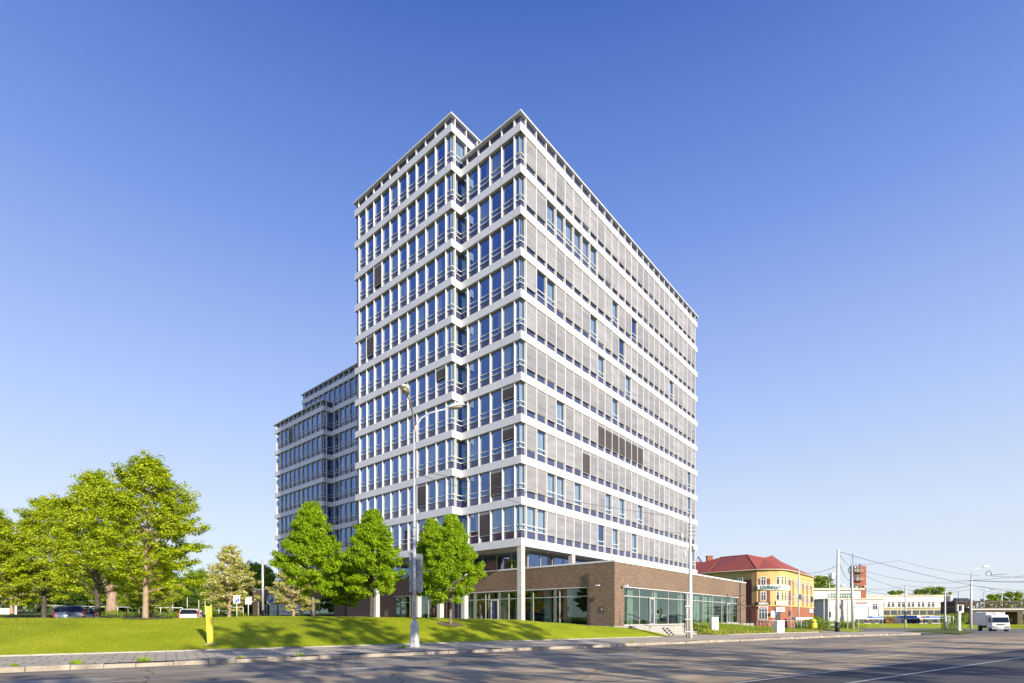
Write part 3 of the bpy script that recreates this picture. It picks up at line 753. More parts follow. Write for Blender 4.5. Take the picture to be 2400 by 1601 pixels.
SROT = math.atan2(KS[1], KS[0])
def street_sheet(name, s0, s1, n0, n1, dz, mat, ds=8, dn=None, zf=None, wob=None):
    """a sheet in street coordinates (object space: x along, y across)"""
    o_n = 2 if dn is None else max(2, int((n1 - n0) / dn) + 1); o_s = max(2, int((s1 - s0) / ds) + 1)
    vs = []; fs = []
    for i in range(o_s):
        s = s0 + (s1 - s0) * i / (o_s - 1)
        for j in range(o_n):
            n = n0 + (n1 - n0) * j / (o_n - 1)
            p = KS * s + KN * n
            z = (zf(s, n) if zf else road_z(p[0], p[1])) + dz
            vs.append((s, n, z))
    for i in range(o_s - 1):
        for j in range(o_n - 1):
            a = i * o_n + j; fs.append((a, a + o_n, a + o_n + 1, a + 1))
    me = bpy.data.meshes.new(name); me.from_pydata(vs, [], fs); me.materials.append(mat)
    me.polygons.foreach_set('use_smooth', [True] * len(fs))
    o = link(name, me, None, (0, 0, 0), SROT); return o
def terr_sn(s, n):
    p = KS * s + KN * n; return terr(p[0], p[1])
def in_front(x, y):
    s, n = sn_of(x, y); return 20 < s < 60 and 21 < n < 42
def build_ground():
    # wide base sheet to the horizon
    xs = [-1500, -700, -400, -250] + list(range(-180, 261, 5)) + [330, 450, 700, 1500]
    ys = [-400, -150, -60, -20] + list(range(0, 261, 5)) + [330, 450, 700, 1300, 2600]
    vs = [(x, y, (-.35 if in_front(x, y) else terr(x, y) if 0 <= y <= 260 and -180 <= x <= 260 else road_z(min(x, 260), min(max(y, 0), 260)) if x > 0 else (3.5 if y > 60 else -.02)) - .12) for x in xs for y in ys]
    W = len(ys); fs = [(i * W + j, (i + 1) * W + j, (i + 1) * W + j + 1, i * W + j + 1) for i in range(len(xs) - 1) for j in range(W - 1)]
    me = bpy.data.meshes.new('ground'); me.from_pydata(vs, [], fs); me.materials.append(M['verge'])
    me.polygons.foreach_set('use_smooth', [True] * len(fs)); struct(link('ground', me))
    struct(street_sheet('road', -160, 330, -45, N_KERB + .02, 0, M['road'], 6))
    struct(street_sheet('pavement', -120, 66, N_KERB + .26, N_EDGE - .13, 0, M['slab'], 6, zf=lambda s, n: road_z(*(KS * s + KN * n)) + .15 + .015 * (n - N_KERB)))
    # granite kerb stones
    rnd = random.Random(4); b = MB(); s = -60.0
    while s < 61.8:
        L = rnd.choice((1.0, 1.0, 1.2, .8)); dz = rnd.uniform(-.03, .02); dn_ = rnd.uniform(-.03, .03)
        p = KS * (s + L / 2) + KN * N_KERB; r = road_z(p[0], p[1])
        z1 = r + .15 + dz; n0 = N_KERB + dn_; e = .02
        ring = lambda ss: [(ss, n0, r - .1), (ss, n0, z1 - .05), (ss, n0 + .02, z1 - .012), (ss, n0 + .05, z1), (ss, n0 + .255, z1), (ss, n0 + .255, r - .1)]
        b.loft([ring(s + .008), ring(s + L - .008)], M['kerb']); s += L
    struct(b.build('kerb')).rotation_euler = (0, 0, SROT)
    # concrete edging of the lawn
    b = MB(); s = -60.0
    while s < 30:
        p = KS * s + KN * N_EDGE; L = 1.0
        b.box(s + .004, s + L - .004, N_EDGE - .125, N_EDGE, road_z(p[0], p[1]), .265 + rnd.uniform(-.01, .01), M['edging']); s += L
    struct(b.build('edging')).rotation_euler = (0, 0, SROT)
    # lawn mound
    rows = []; ss = list(np.arange(-75, 30.6, .75)) + [30.75]; nn = list(np.arange(0, 1.0001, 1 / 34))
    vs = []
    for s in ss:
        n_end = 44.0 if s < 18 else lerp_tab(s, [(18, 44), (25, 33.6), (31.5, 29.4)])
        for t in nn:
            n = N_EDGE + (n_end - N_EDGE) * t; q = lawn_z(min(s, 31), n)
            if s > 18 and t > .999: q = min(q, terr_sn(s, n) + .03)
            vs.append((s, n, q + .012 * math.sin(s * 2.1 + n) * math.sin(n * 1.7)))
    W = len(nn); fs = [(i * W + j, (i + 1) * W + j, (i + 1) * W + j + 1, i * W + j + 1) for i in range(len(ss) - 1) for j in range(W - 1)]
    me = bpy.data.meshes.new('lawn'); me.from_pydata(vs, [], fs); me.materials.append(M['lawn'])
    me.polygons.foreach_set('use_smooth', [True] * len(fs)); struct(link('lawn', me, None, (0, 0, 0), SROT))
    struct(street_sheet('pavement', 30.76, 37.6, N_EDGE - .12, 27.4, .215, M['slab'], 3))
    struct(street_sheet('planting_bed', 37.62, 56, N_EDGE + .02, 33.5, .0, M['lawn'], .8, .6, zf=lambda s, n: min(terr_sn(s, n), .92)))
    b = MB(); b.box(37.62, 52, N_EDGE - .12, N_EDGE + .02, -.1, .27, M['edging']); struct(b.build('edging')).rotation_euler = (0, 0, SROT)
    # short grass blades over the lawn
    rg = np.random.default_rng(3); K = 42000
    s_ = rg.uniform(-42, 31, K); n_ = N_EDGE + .03 + (rg.random(K) ** 1.1) * 12
    keep = np.array([n < crest_n(min(s, 31)) + 1.5 for s, n in zip(s_, n_)]); s_, n_ = s_[keep], n_[keep]; K = len(s_)
    z_ = np.array([lawn_z(min(s, 31), n) for s, n in zip(s_, n_)])
    a = rg.uniform(0, 2 * math.pi, K); hgt = rg.uniform(.02, .05, K); wd = rg.uniform(.006, .014, K); ln = rg.normal(0, .03, (K, 2))
    P = np.empty((K, 3, 3)); P[:, 0] = np.c_[s_ - np.cos(a) * wd, n_ - np.sin(a) * wd, z_ - .01]; P[:, 1] = np.c_[s_ + np.cos(a) * wd, n_ + np.sin(a) * wd, z_ - .01]
    P[:, 2] = np.c_[s_ + ln[:, 0], n_ + ln[:, 1], z_ + hgt]
    tag(link('grass', tri_mesh('grass', P, grass_blade_mat(), rg.random(K)), None, (0, 0, 0), SROT), kind='stuff')
    # terrace in front of and beneath the podium
    b = MB(); poly = [(26.6, 31.6), (31.0, 29.45), (37.4, 29.45), (38.2, 31.2), (63.0, 38.3), (63.0, 62), (8, 72), (14.5, 60), (20.5, 40)]
    b.prism([tuple(st(*p))[:2] for p in poly], .25, .93, M['paving']); struct(b.build('terrace_pavement'))
    # parking area and mulch bank on the left
    struct(street_sheet('parking', -70, 12, 44, 62, .03, flat('parking_asphalt', (.11, .105, .10), .9, var=.2, vscale=2), 4, 3, zf=terr_sn))
    struct(street_sheet('mulch_bed', -80, 4, 62.3, 66.5, .06, M['mulch'], 3, 1, zf=terr_sn))
    # rails and lane lines
    for n in (10.7, 9.2, 7.2, 5.7):
        b = MB()
        for s in range(-100, 260, 20):
            z0, z1 = road_z(*(KS * s + KN * n)), road_z(*(KS * (s + 20) + KN * n))
            for o0, o1, m in ((-.05, .05, M['rail_top']), (.051, .11, M['rail_groove']), (-.14, -.10, M['rail_groove'])):
                b.add([(s, n + o0, z0 + .004), (s + 20, n + o0, z1 + .004), (s + 20, n + o1, z1 + .004), (s, n + o1, z0 + .004)], [(0, 1, 2, 3)], m)
        struct(b.build('tram_rail', fixn=False)).rotation_euler = (0, 0, SROT)
    def line(s0, s1, n, w=.125, mat='mark', n1=None):
        b = MB(); n1 = n if n1 is None else n1; k = max(1, int((s1 - s0) / 8))
        for i in range(k):
            a, c = s0 + (s1 - s0) * i / k, s0 + (s1 - s0) * (i + 1) / k; na, nc = n + (n1 - n) * i / k, n + (n1 - n) * (i + 1) / k
            za, zc = road_z(*(KS * a + KN * na)) + .008, road_z(*(KS * c + KN * nc)) + .008
            b.add([(a, na - w / 2, za), (c, nc - w / 2, zc), (c, nc + w / 2, zc), (a, na + w / 2, za)], [(0, 1, 2, 3)], M[mat])
        struct(b.build('lane_line', fixn=False)).rotation_euler = (0, 0, SROT)
    line(-40, 9, 16.95); line(-2, 6.8, 15.75, .11); line(-30, 32, 14.45, .14); line(32, 75, 14.45, .14, 'mark_y', 15.6); line(19, 60, 13.2, .12, 'mark_y', 14.6)
    line(-40, 40, 20.18, .09)
    for s in (10, 14.5, 19, 23.5, 28, 32.5, 37, 41.5, 46, 52): line(s, s + 2.2, 17.0 + (.02 * max(0, s - 30)))
    for s in (16, 28.5, 36, 43): line(s, s + 3.6, 15.5 + .01 * s - .2, .14)
    rr = random.Random(12)                                        # repaired patches and manhole covers
    for i in range(26):
        s, n = rr.uniform(-4, 60), rr.choice((rr.uniform(7.8, 14), rr.uniform(14.6, 20), rr.uniform(2, 7))); L, w_ = rr.uniform(1.2, 7), rr.uniform(.5, 1.5); q = MB(); k = 10
        pts = [(s + L * math.cos(2 * math.pi * j / k) * rr.uniform(.9, 1.05) * .7, n + w_ * math.copysign(abs(math.sin(2 * math.pi * j / k)) ** .5, math.sin(2 * math.pi * j / k)) * .5) for j in range(k)]
        q.add([(a, c, road_z(*(KS * a + KN * c)) + .0025) for a, c in pts], [tuple(range(k))], M['patch_dark' if n > 8 and rr.random() < .6 else 'patch_light' if n > 8 else 'patch_black']); struct(q.build('road_patch', fixn=False)).rotation_euler = (0, 0, SROT)
    for s, n in ((6.5, 18.2), (14, 12.0), (24, 16.4), (31, 11.6), (41, 18.5)):
        q = MB(); q.add([(s + .32 * math.cos(2 * math.pi * j / 18), n + .32 * math.sin(2 * math.pi * j / 18), road_z(*(KS * s + KN * n)) + .006) for j in range(18)], [tuple(range(18))], M['patch_dark']); struct(q.build('manhole_cover', fixn=False)).rotation_euler = (0, 0, SROT)
    b = MB()                                                      # turn arrow worn on the near lane
    b.add([(3.2, 15.62, .012), (5.6, 15.42, .012), (5.6, 15.98, .012)], [(0, 1, 2)], M['mark']); struct(b.build('lane_arrow', fixn=False)).rotation_euler = (0, 0, SROT)

def tri_mesh(name, P, mat, rnd_val):
    """mesh of loose triangles/quads from an array (count, corners, 3) with a random value per face"""
    K, c = P.shape[0], P.shape[1]
    me = bpy.data.meshes.new(name); me.vertices.add(K * c); me.vertices.foreach_set('co', P.reshape(-1).astype(np.float32))
    me.loops.add(K * c); me.loops.foreach_set('vertex_index', np.arange(K * c, dtype=np.int32))
    me.polygons.add(K); me.polygons.foreach_set('loop_start', np.arange(0, K * c, c, dtype=np.int32))
    at_ = me.attributes.new('rnd', 'FLOAT', 'FACE'); at_.data.foreach_set('value', np.asarray(rnd_val, dtype=np.float32))
    me.materials.append(mat); me.update(calc_edges=True); return me
def leaf_mat(name, stops, trans=.45, tint=None):
    m, nt, b = newmat(name); out = nt.nodes['Material Output']
    a = N(nt, 'ShaderNodeAttribute', attribute_name='rnd')
    c = ramp(nt, a.outputs['Fac'], stops)
    nt.links.new(c, b.inputs['Base Color']); b.inputs['Roughness'].default_value = .5; b.inputs['Specular IOR Level'].default_value = .35
    t = N(nt, 'ShaderNodeBsdfTranslucent'); tc_ = mixc(nt, 1, c, (1.5, 1.35, .6), 'MULTIPLY'); nt.links.new(tc_, t.inputs['Color'])
    mx = N(nt, 'ShaderNodeMixShader'); mx.inputs[0].default_value = trans
    nt.links.new(b.outputs[0], mx.inputs[1]); nt.links.new(t.outputs[0], mx.inputs[2]); nt.links.new(mx.outputs[0], out.inputs['Surface'])
    return m
def grass_blade_mat():
    return leaf_mat('grass_blade', [(0, (.31, .39, .012)), (.5, (.43, .50, .016)), (1, (.53, .57, .03))], .3)
M['rail_top'] = flat('polished_rail', (.46, .42, .36), .45, metal=.0, var=.15); M['rail_groove'] = flat('rail_groove', (.02, .02, .02), .8, var=0)
M['patch_black'] = flat('fresh_asphalt_patch', (.075, .075, .08), .95, var=.25, vscale=6, bmp=.3); M['patch_dark'] = flat('patched_asphalt', (.20, .18, .155), .95, var=.25, vscale=6, bmp=.3); M['patch_light'] = flat('pale_patched_asphalt', (.38, .33, .265), .95, var=.25, vscale=6, bmp=.3)
build_ground()
# ------------------------------------------------------------------ trees
M['bark'] = flat('grey_bark', (.20, .165, .125), .95, var=.45, vscale=7, bmp=.9)
M['bark_pink'] = flat('pinkish_cherry_bark', (.36, .26, .18), .9, var=.35, vscale=5, bmp=.6)
M['bark_dark'] = flat('dark_bark', (.09, .075, .06), .95, var=.4, vscale=7, bmp=.9)
M['bark_ochre'] = flat('ochre_bark', (.34, .25, .09), .9, var=.3, vscale=5, bmp=.6)
LEAF = {
    'cherry': leaf_mat('cherry_leaf', [(0, (.20, .28, .008)), (.45, (.37, .475, .012)), (.84, (.54, .62, .024)), (.95, (.48, .42, .10)), (1, (.56, .45, .22))], .30),
    'maple': leaf_mat('maple_leaf', [(0, (.13, .26, .006)), (.5, (.29, .46, .008)), (1, (.50, .64, .018))], .30),
    'blossom': leaf_mat('blossoming_leaf', [(0, (.26, .33, .03)), (.42, (.44, .50, .05)), (.58, (.68, .62, .32)), (1, (.86, .80, .60))], .30),
    'far': leaf_mat('far_foliage', [(0, (.12, .21, .010)), (.5, (.26, .38, .016)), (1, (.44, .53, .035))], .3),
    'fardark': leaf_mat('far_dark_foliage', [(0, (.05, .10, .015)), (.5, (.10, .18, .02)), (1, (.19, .28, .03))], .35),
    'shade': leaf_mat('street_tree_leaf', [(0, (.05, .10, .01)), (1, (.10, .18, .02))], .3),
}
def leaves(name, centers, radii, counts, size, mat, rg, flatness=.55, droop=0.0, clump_tone=.45):
    """loose rhombic leaves around clump centres; returns a mesh"""
    C = np.repeat(np.asarray(centers), counts, axis=0); Rr = np.repeat(np.asarray(radii), counts)
    tone = np.repeat(rg.random(len(counts)), counts)
    K = len(C)
    d = rg.normal(0, 1, (K, 3)); d /= np.linalg.norm(d, axis=1)[:, None] + 1e-9
    off = d * (rg.random(K) ** .5 * Rr)[:, None]; off[:, 2] *= flatness
    p = C + off
    nrm = d * .7 + rg.normal(0, .45, (K, 3)); nrm[:, 2] += .75; nrm /= np.linalg.norm(nrm, axis=1)[:, None] + 1e-9
    t = np.cross(nrm, rg.normal(0, 1, (K, 3))); t /= np.linalg.norm(t, axis=1)[:, None] + 1e-9
    t[:, 2] -= droop; t /= np.linalg.norm(t, axis=1)[:, None] + 1e-9
    bt = np.cross(nrm, t); bt /= np.linalg.norm(bt, axis=1)[:, None] + 1e-9
    L = size * rg.uniform(.65, 1.3, K); Wd = L * rg.uniform(.42, .6, K)
    P = np.empty((K, 4, 3))
    P[:, 0] = p - t * L[:, None] * .5; P[:, 1] = p + bt * Wd[:, None] * .5 + nrm * (L * .06)[:, None]
    P[:, 2] = p + t * L[:, None] * .5; P[:, 3] = p - bt * Wd[:, None] * .5 + nrm * (L * .06)[:, None]
    rv = np.clip(clump_tone * tone + (1 - clump_tone) * rg.random(K), 0, 1)
    return tri_mesh(name, P, mat, rv)
def make_tree(seed, H, clear, Rmax, profile, leaf, bark, nlimb=46, up=(.25, .9), leaf_size=.15, density=1.0, trunk_r=.13, clump=.34, nleaf=20, lean=0.0, gap=.0, twig=.55, droop=.25, var=(.72, 1.08)):
    """trunk with limbs and twigs as one mesh, crown as one mesh; returns both"""
    rg = np.random.default_rng(seed); rnd = random.Random(seed); b = MB()
    top = H * .97
    def trunk_pt(h):
        q = h / H; return np.array([lean * q * q + .06 * math.sin(3 * q + seed), .06 * math.cos(2.3 * q + seed * 2), h])
    hs = [0, .12] + [clear * .5, clear] + list(np.linspace(clear, top, 6)[1:])
    rs = [trunk_r * 1.35, trunk_r * 1.12] + [trunk_r, trunk_r * .94] + [max(.012, trunk_r * .9 * (1 - (i / 5)) ** .8) for i in range(1, 6)]
    b.tube([trunk_pt(h) for h in hs], rs, bark, 9)
    cs, cr, cn = [], [], []
    for i in range(nlimb):
        q = (i + rnd.random() * .8) / nlimb; q = q ** .85
        h0 = clear * .92 + (top - clear * .92) * q
        rel = (h0 - clear) / (H - clear)
        az = i * 2.39996 + rnd.uniform(-.4, .4)
        Lm = Rmax * profile(rel) * rnd.uniform(*var)
        if rnd.random() < gap: Lm *= rnd.uniform(.45, .75)
        el = up[0] + (up[1] - up[0]) * max(0, rel) + rnd.uniform(-.15, .15)
        o = trunk_pt(h0); dirv = np.array([math.cos(az) * math.cos(el), math.sin(az) * math.cos(el), math.sin(el)])
        k = 5; pts = []
        for j in range(k + 1):
            t = j / k
            p = o + dirv * Lm * t; p[2] += -.10 * Lm * t * t * (1 - el) + .05 * math.sin(5 * t + i)
            p[:2] += np.array([math.sin(7 * t + i), math.cos(6 * t + 2 * i)]) * .05 * Lm * t
            pts.append(p)
        r0 = max(.012, trunk_r * .42 * (Lm / Rmax) ** .7 * (1 - .5 * max(0, rel)))
        b.tube(pts, [r0 * (1 - .8 * j / k) for j in range(k + 1)], bark, 5, cap=False)
        ntw = max(3, int(Lm * 3.3 * density))
        for j in range(ntw):
            t = rnd.uniform(.22, 1.0) ** .75
            fj = min(k - 1, int(t * k)); base = pts[fj] + (pts[fj + 1] - pts[fj]) * (t * k - fj)
            ta = az + rnd.choice((-1, 1)) * rnd.uniform(.4, 1.3); te = rnd.uniform(-.15, .75)
            tl = twig * rnd.uniform(.35, 1.1) * (.5 + .5 * (1 - t) + .3)
            tip = base + np.array([math.cos(ta) * math.cos(te), math.sin(ta) * math.cos(te), math.sin(te)]) * tl
            if j % 2 == 0: b.tube([base, (base + tip) / 2 + np.array([0, 0, .04]), tip], [r0 * .3 + .004, r0 * .2 + .003, .003], bark, 4, cap=False)
            for f_, w_ in ((.55, .8), (1.0, 1.0)):
                cs.append(base + (tip - base) * f_); cr.append(clump * w_ * rnd.uniform(.6, 1.15)); cn.append(max(4, int(nleaf * w_ * rnd.uniform(.5, 1.3))))
        cs.append(pts[-1]); cr.append(clump * .7); cn.append(nleaf)
    tipt = trunk_pt(top)
    for j in range(5): cs.append(tipt + np.array([rnd.uniform(-.12, .12), rnd.uniform(-.12, .12), -.25 + j * .13])); cr.append(clump * .45); cn.append(int(nleaf * .7))
    crown = leaves('crown', cs, cr, np.array(cn), leaf_size, leaf, rg, .75, droop)
    trunk = b.mesh('trunk')
    return trunk, crown
def place_tree(name, meshes, label, loc, rz=0, scale=1, group=None, cat='tree'):
    t = thing(name, label, cat, loc, rz, group)
    t.scale = scale if hasattr(scale, '__len__') else (scale,) * 3
    link('trunk', meshes[0], t); link('crown', meshes[1], t)
    return t
def ground_pt(x, y, dz=-.04):
    return (x, y, terr(x, y) + dz)
def tree_ring(x, y, r=.95):
    b = MB(); n = 22; rr = random.Random(int(x * 7)); s, q = sn_of(x, y); vs = []
    for k in (0, 1):
        for j in range(n):
            a = 2 * math.pi * j / n; R_ = (r if k else .16) * (rr.uniform(.9, 1.08) if k else 1); px, py = x + math.cos(a) * R_, y + math.sin(a) * R_
            vs.append((px, py, lawn_z(min(sn_of(px, py)[0], 31), sn_of(px, py)[1]) + .028))
    b.add(vs, [(j, (j + 1) % n, n + (j + 1) % n, n + j) for j in range(n)], M['soil'], True)
    return struct(b.build('bare_soil', fixn=False))
M['soil'] = flat('bare_soil', (.16, .115, .075), .95, var=.3, vscale=9, bmp=.8)
conic = lambda r: (min(1.0, .55 + 2.6 * r) if r < .18 else 1.02 * (1 - ((r - .18) / .84) ** 1.18)) if r < 1 else .05
broad = lambda r: (min(1.0, .70 + 1.5 * r) if r < .20 else max(.10, 1.0 - ((r - .20) / .84) ** 1.15))
round_ = lambda r: math.sqrt(max(.03, 1 - (1.75 * (r - .42)) ** 2)) if r < 1 else .1
def build_trees():
    ch1 = make_tree(11, 9.1, 1.55, 3.55, broad, LEAF['cherry'], M['bark_pink'], 92, (.36, 1.08), .125, 1.75, .13, .30, 44, var=(.74, 1.08), lean=.1, gap=.22, twig=.72)
    ch2 = make_tree(12, 9.3, 1.7, 4.0, broad, LEAF['cherry'], M['bark_dark'], 88, (.40, 1.10), .135, 1.5, .165, .33, 44, var=(.70, 1.1), lean=-.5, gap=.28, twig=.8)
    mp1 = make_tree(21, 7.0, 1.55, 2.55, conic, LEAF['maple'], M['bark'], 130, (.18, 1.0), .115, 2.2, .105, .28, 50, gap=.05, twig=.40, var=(.86, 1.03))
    mp2 = make_tree(22, 6.9, 1.5, 2.25, conic, LEAF['maple'], M['bark_dark'], 124, (.20, 1.05), .115, 2.2, .10, .28, 50, gap=.06, twig=.38, var=(.84, 1.03))
    bl1 = make_tree(31, 8.2, 1.7, 2.9, conic, LEAF['blossom'], M['bark_pink'], 76, (.15, .95), .17, 1.9, .16, .30, 20, gap=.2, twig=.6)
    X = lambda u, v, Y: ground_pt(at(u, v, Y).x, at(u, v, Y).y)
    g1, g2 = 'spreading cherry trees on the left of the lawn', 'young pointed green trees along the lawn crest'
    place_tree('cherry_tree', ch1, 'tallest spreading green tree, on the open lawn with its trunk in a soil ring', X(345, 1462, 28.3), .4, (1.06, 1.06, .955), g1)
    p = X(345, 1462, 28.3); tree_ring(p[0], p[1], 1.15)
    place_tree('cherry_tree', ch2, 'broad yellow-green tree with a dark trunk just beside the silver car', X(231, 1446, 32.5), 2.1, 1.0, g1)
    place_tree('cherry_tree', ch2, 'broad tree with a pinkish trunk rising behind the front of the silver car', X(102, 1436, 43), 4.0, (1.12, 1.12, 1.12), g1)
    place_tree('cherry_tree', ch1, 'yellow-green tree half cut off by the left edge of the photo', X(-22, 1436, 40), 1.0, (1.1, 1.1, .98), g1)
    place_tree('cherry_tree', ch1, 'thin-trunked green tree just behind the tallest spreading tree', X(356, 1438, 46), 3.0, (.85, .85, .80), g1)
    place_tree('maple_tree', mp1, 'widest pointed green tree, standing on the crest before the shaded wing', X(733, 1444, 33), .3, (.93, .93, 1.03), g2)
    place_tree('maple_tree', mp2, 'short pointed green tree filling the gap between the two larger pointed trees', X(812, 1443, 38), 1.3, (.82, .82, .70), g2)
    place_tree('maple_tree', mp2, 'pointed green tree with an ochre lower trunk in front of the tower left corner', X(872, 1443, 34), 2.2, (1.0, 1.0, 1.02), g2)
    place_tree('maple_tree', mp1, 'pointed green tree in a soil ring just right of the street lamp', X(1057, 1449, 32.5), 3.3, (.80, .80, .97), g2)
    p = X(1057, 1449, 32.5); tree_ring(p[0], p[1], .8)
    place_tree('maple_tree', mp2, 'slim pointed green tree directly behind the street lamp', X(1014, 1444, 36.5), 5.2, (.86, .86, 1.0), g2)
    g3 = 'cream blossoming trees in the car park'
    place_tree('blossom_tree', bl1, 'cream blossoming tree standing alone left of the parking signs', X(537, 1438, 50), .2, (.98, .98, .93), g3)
    place_tree('blossom_tree', bl1, 'cream blossoming tree half hidden behind the widest pointed green tree', X(689, 1440, 52), 2.0, (.92, .92, .80), g3)
    place_tree('blossom_tree', bl1, 'cream blossoming tree low at the left edge behind the yellow-green tree', X(28, 1433, 62), 3.0, (1.15, 1.15, .95), g3)
    # wood beyond the car park
    fr1 = make_tree(41, 11, 1.6, 4.2, round_, LEAF['far'], M['bark'], 64, (.0, .9), .34, 1.1, .2, .66, 24, twig=1.2, gap=.15)
    fr2 = make_tree(42, 10, 1.0, 4.6, round_, LEAF['fardark'], M['bark_dark'], 64, (.0, .8), .36, 1.1, .22, .70, 24, twig=1.2, gap=.15)
    rnd = random.Random(8)
    kinds = ['bright green bushy tree in the far row beyond the car park', 'dark green bushy tree in the far row beyond the car park']
    for i, (u, Y, sc_, k) in enumerate([(-60, 92, .95, 1), (8, 100, .9, 0), (52, 88, .62, 1), (84, 104, .95, 1), (128, 98, .7, 0), (168, 90, .55, 1), (205, 100, .85, 0), (262, 108, .8, 1), (300, 94, .6, 0), (322, 112, .95, 1),
                                    (372, 100, .72, 0), (400, 112, .85, 0), (432, 104, .66, 1), (468, 112, .95, 0), (505, 118, .95, 1), (548, 124, .9, 0), (578, 118, 1.1, 0), (604, 124, 1.18, 0), (622, 135, 1.15, 1), (646, 140, 1.0, 0)]):
        p = at(u, 1440, Y); t = place_tree('far_tree', (fr1, fr2)[k], kinds[k], ground_pt(p.x, p.y, -.2), rnd.uniform(0, 6), (sc_ * rnd.uniform(.9, 1.15),) * 2 + (sc_ * 1.0,), 'trees in the far row beyond the car park, ' + ('bright' if k == 0 else 'dark'))
    rg = np.random.default_rng(77); cs = []
    for i in range(520):
        u = rg.uniform(-150, 660); Y = rg.uniform(118, 150); q = at(u, 1440, Y); cs.append((q.x, q.y, terr(q.x, q.y) + rg.random() ** 1.5 * 5.2 - .3))
    tag(link('far_wood', leaves('far_wood', cs, [1.5] * len(cs), np.array([46] * len(cs)), .5, LEAF['fardark'], rg, .8)), kind='stuff')
    rg = np.random.default_rng(78); cs = []
    for i in range(160):
        u = rg.uniform(200, 700); Y = rg.uniform(57, 60); q = at(u, 1440, Y); cs.append((q.x, q.y, terr(q.x, q.y) + rg.random() * .35))
    tag(link('low_shrubbery', leaves('low_shrubbery', cs, [.5] * len(cs), np.array([50] * len(cs)), .14, LEAF['far'], rg, .6)), kind='stuff')
    # pollarded and bare trees behind
    bm = MB(); rr = random.Random(5)
    bm.tube([(0, 0, 0), (.05, 0, 1.2), (-.05, .05, 2.2), (0, 0, 3.2)], [.85, .62, .58, .72], M['bark_pink'], 12)
    for i in range(7):
        a = i * .9; bm.tube([(0, 0, 2.7), (math.cos(a) * .6, math.sin(a) * .6, 3.6), (math.cos(a) * 1.0, math.sin(a) * 1.0, 4.6 + rr.random())], [.36, .26, .18], M['bark_pink'], 7)
    p = at(261, 1429, 72); t = thing('pollard_tree', 'thick pale pollarded trunk with stubby limbs beyond the white fence', 'tree', ground_pt(p.x, p.y, -.1)); bm.build('trunk', t)
    lf = leaves('crown', [(math.cos(i * .9) * 1.1, math.sin(i * .9) * 1.1, 5 + .2 * (i % 3)) for i in range(7)], [.7] * 7, np.array([16] * 7), .2, LEAF['far'], np.random.default_rng(2)); link('crown', lf, t)
    for (u, v, Y, h, lab) in ((226, 1436, 52, 14.2, 'bare grey tree top rising behind the spreading trees'), (398, 1436, 62, 13.0, 'thin bare tree far behind the tallest spreading tree')):
        b = MB(); r_ = random.Random(u)
        def grow(o, d, L, r, k):
            q = o + d * L; b.tube([o, (o + q) / 2 + Vector((r_.uniform(-.1, .1), r_.uniform(-.1, .1), 0)) * L * .3, q], [r, r * .8, r * .6], M['bark'], 4, cap=False)
            if k == 0: return
            for _ in range(3 if k > 1 else 4):
                a, e = r_.uniform(0, 6.28), r_.uniform(.2, .5)
                dd = (d + Vector((math.cos(a), math.sin(a), .15)) * e).normalized(); grow(q, dd, L * r_.uniform(.42, .62), r * .55, k - 1)
        grow(Vector((0, 0, 0)), Vector((0, 0, 1)), h * .46, .16, 5)
        p = at(u, v, Y); t = thing('bare_tree', lab, 'tree', ground_pt(p.x, p.y, -.1)); b.build('trunk', t, fixn=False)
    # trees on the far side of the street behind the camera: their shadows fall across the road
    sh = make_tree(51, 13.5, 2.8, 4.2, round_, LEAF['shade'], M['bark'], 40, (.2, 1.0), .38, .58, .22, .45, 14, twig=1.3, gap=.3)
    for i, (s, n, k, w_, rz) in enumerate([(-9, -8, .54, 1.0, 0), (-1.5, -10, .66, 1.0, 1), (5.5, -9, .98, .85, 2), (11.2, -11, 1.15, .78, 3), (15.5, -8, .9, .9, 1.2), (20.5, -10, 1.14, .78, 4), (27.5, -12, .66, 1.0, .5), (34, -10, .5, 1.1, 1.5), (42, -8, .48, 1.1, 2.5), (51, -9, .45, 1.1, 3.5), (60, -9, .45, 1.0, 5.5)]):
        p = KS * s + KN * n; place_tree('street_tree', sh, 'leafy tree in the row across the street', (p[0], p[1], -.05), rz, (k * w_, k * w_, k), 'row of trees across the street')
build_trees()
# ------------------------------------------------------------------ steps, street furniture, vehicles
M['conc_light'] = flat('pale_concrete', (.40, .375, .33), .85, var=.14, vscale=3, bmp=.2)
M['pole'] = flat('pole_grey_paint', (.55, .56, .57), .4, metal=.25, var=.12, vscale=3)
M['pole_w'] = flat('pole_pale_paint', (.70, .68, .64), .5, var=.10, vscale=2)
M['yellow'] = flat('yellow_plastic', (.86, .70, .06), .45, var=.05, vscale=2)
M['blue'] = flat('sign_blue', (.02, .06, .42), .4, var=.05)
M['glass_dark'] = flat('dark_car_glass', (.012, .016, .022), .04, var=0, spec=.8)
M['red'] = flat('red_lens', (.50, .015, .02), .2, var=0)
M['rubber'] = flat('tyre_rubber', (.018, .018, .018), .8, var=.2)
M['lens'] = flat('lamp_glass', (.42, .38, .27), .15, var=.15, vscale=9)
M['orange'] = flat('orange_plastic', (.75, .16, .02), .4, var=.05)
def tp(x, y, dz=0): return Vector((x, y, terr(x, y) + dz))
def strut(b, p, q, r, mat, n=6): b.tube([p, q], r, mat, n)
def catenary(p, q, sag, n=12):
    p, q = Vector(p), Vector(q)
    return [p + (q - p) * (i / n) - Vector((0, 0, 4 * sag * (i / n) * (1 - i / n))) for i in range(n + 1)]
def wire(pts, label, r=.012, group='overhead wires above the street', name='overhead_wire'):
    b = MB(); b.tube(pts, r, M['wire'], 4, cap=False); return tag(b.build(name, fixn=False), label, 'wire', group)
M['wire'] = flat('wire_dark', (.06, .06, .065), .6, var=0)

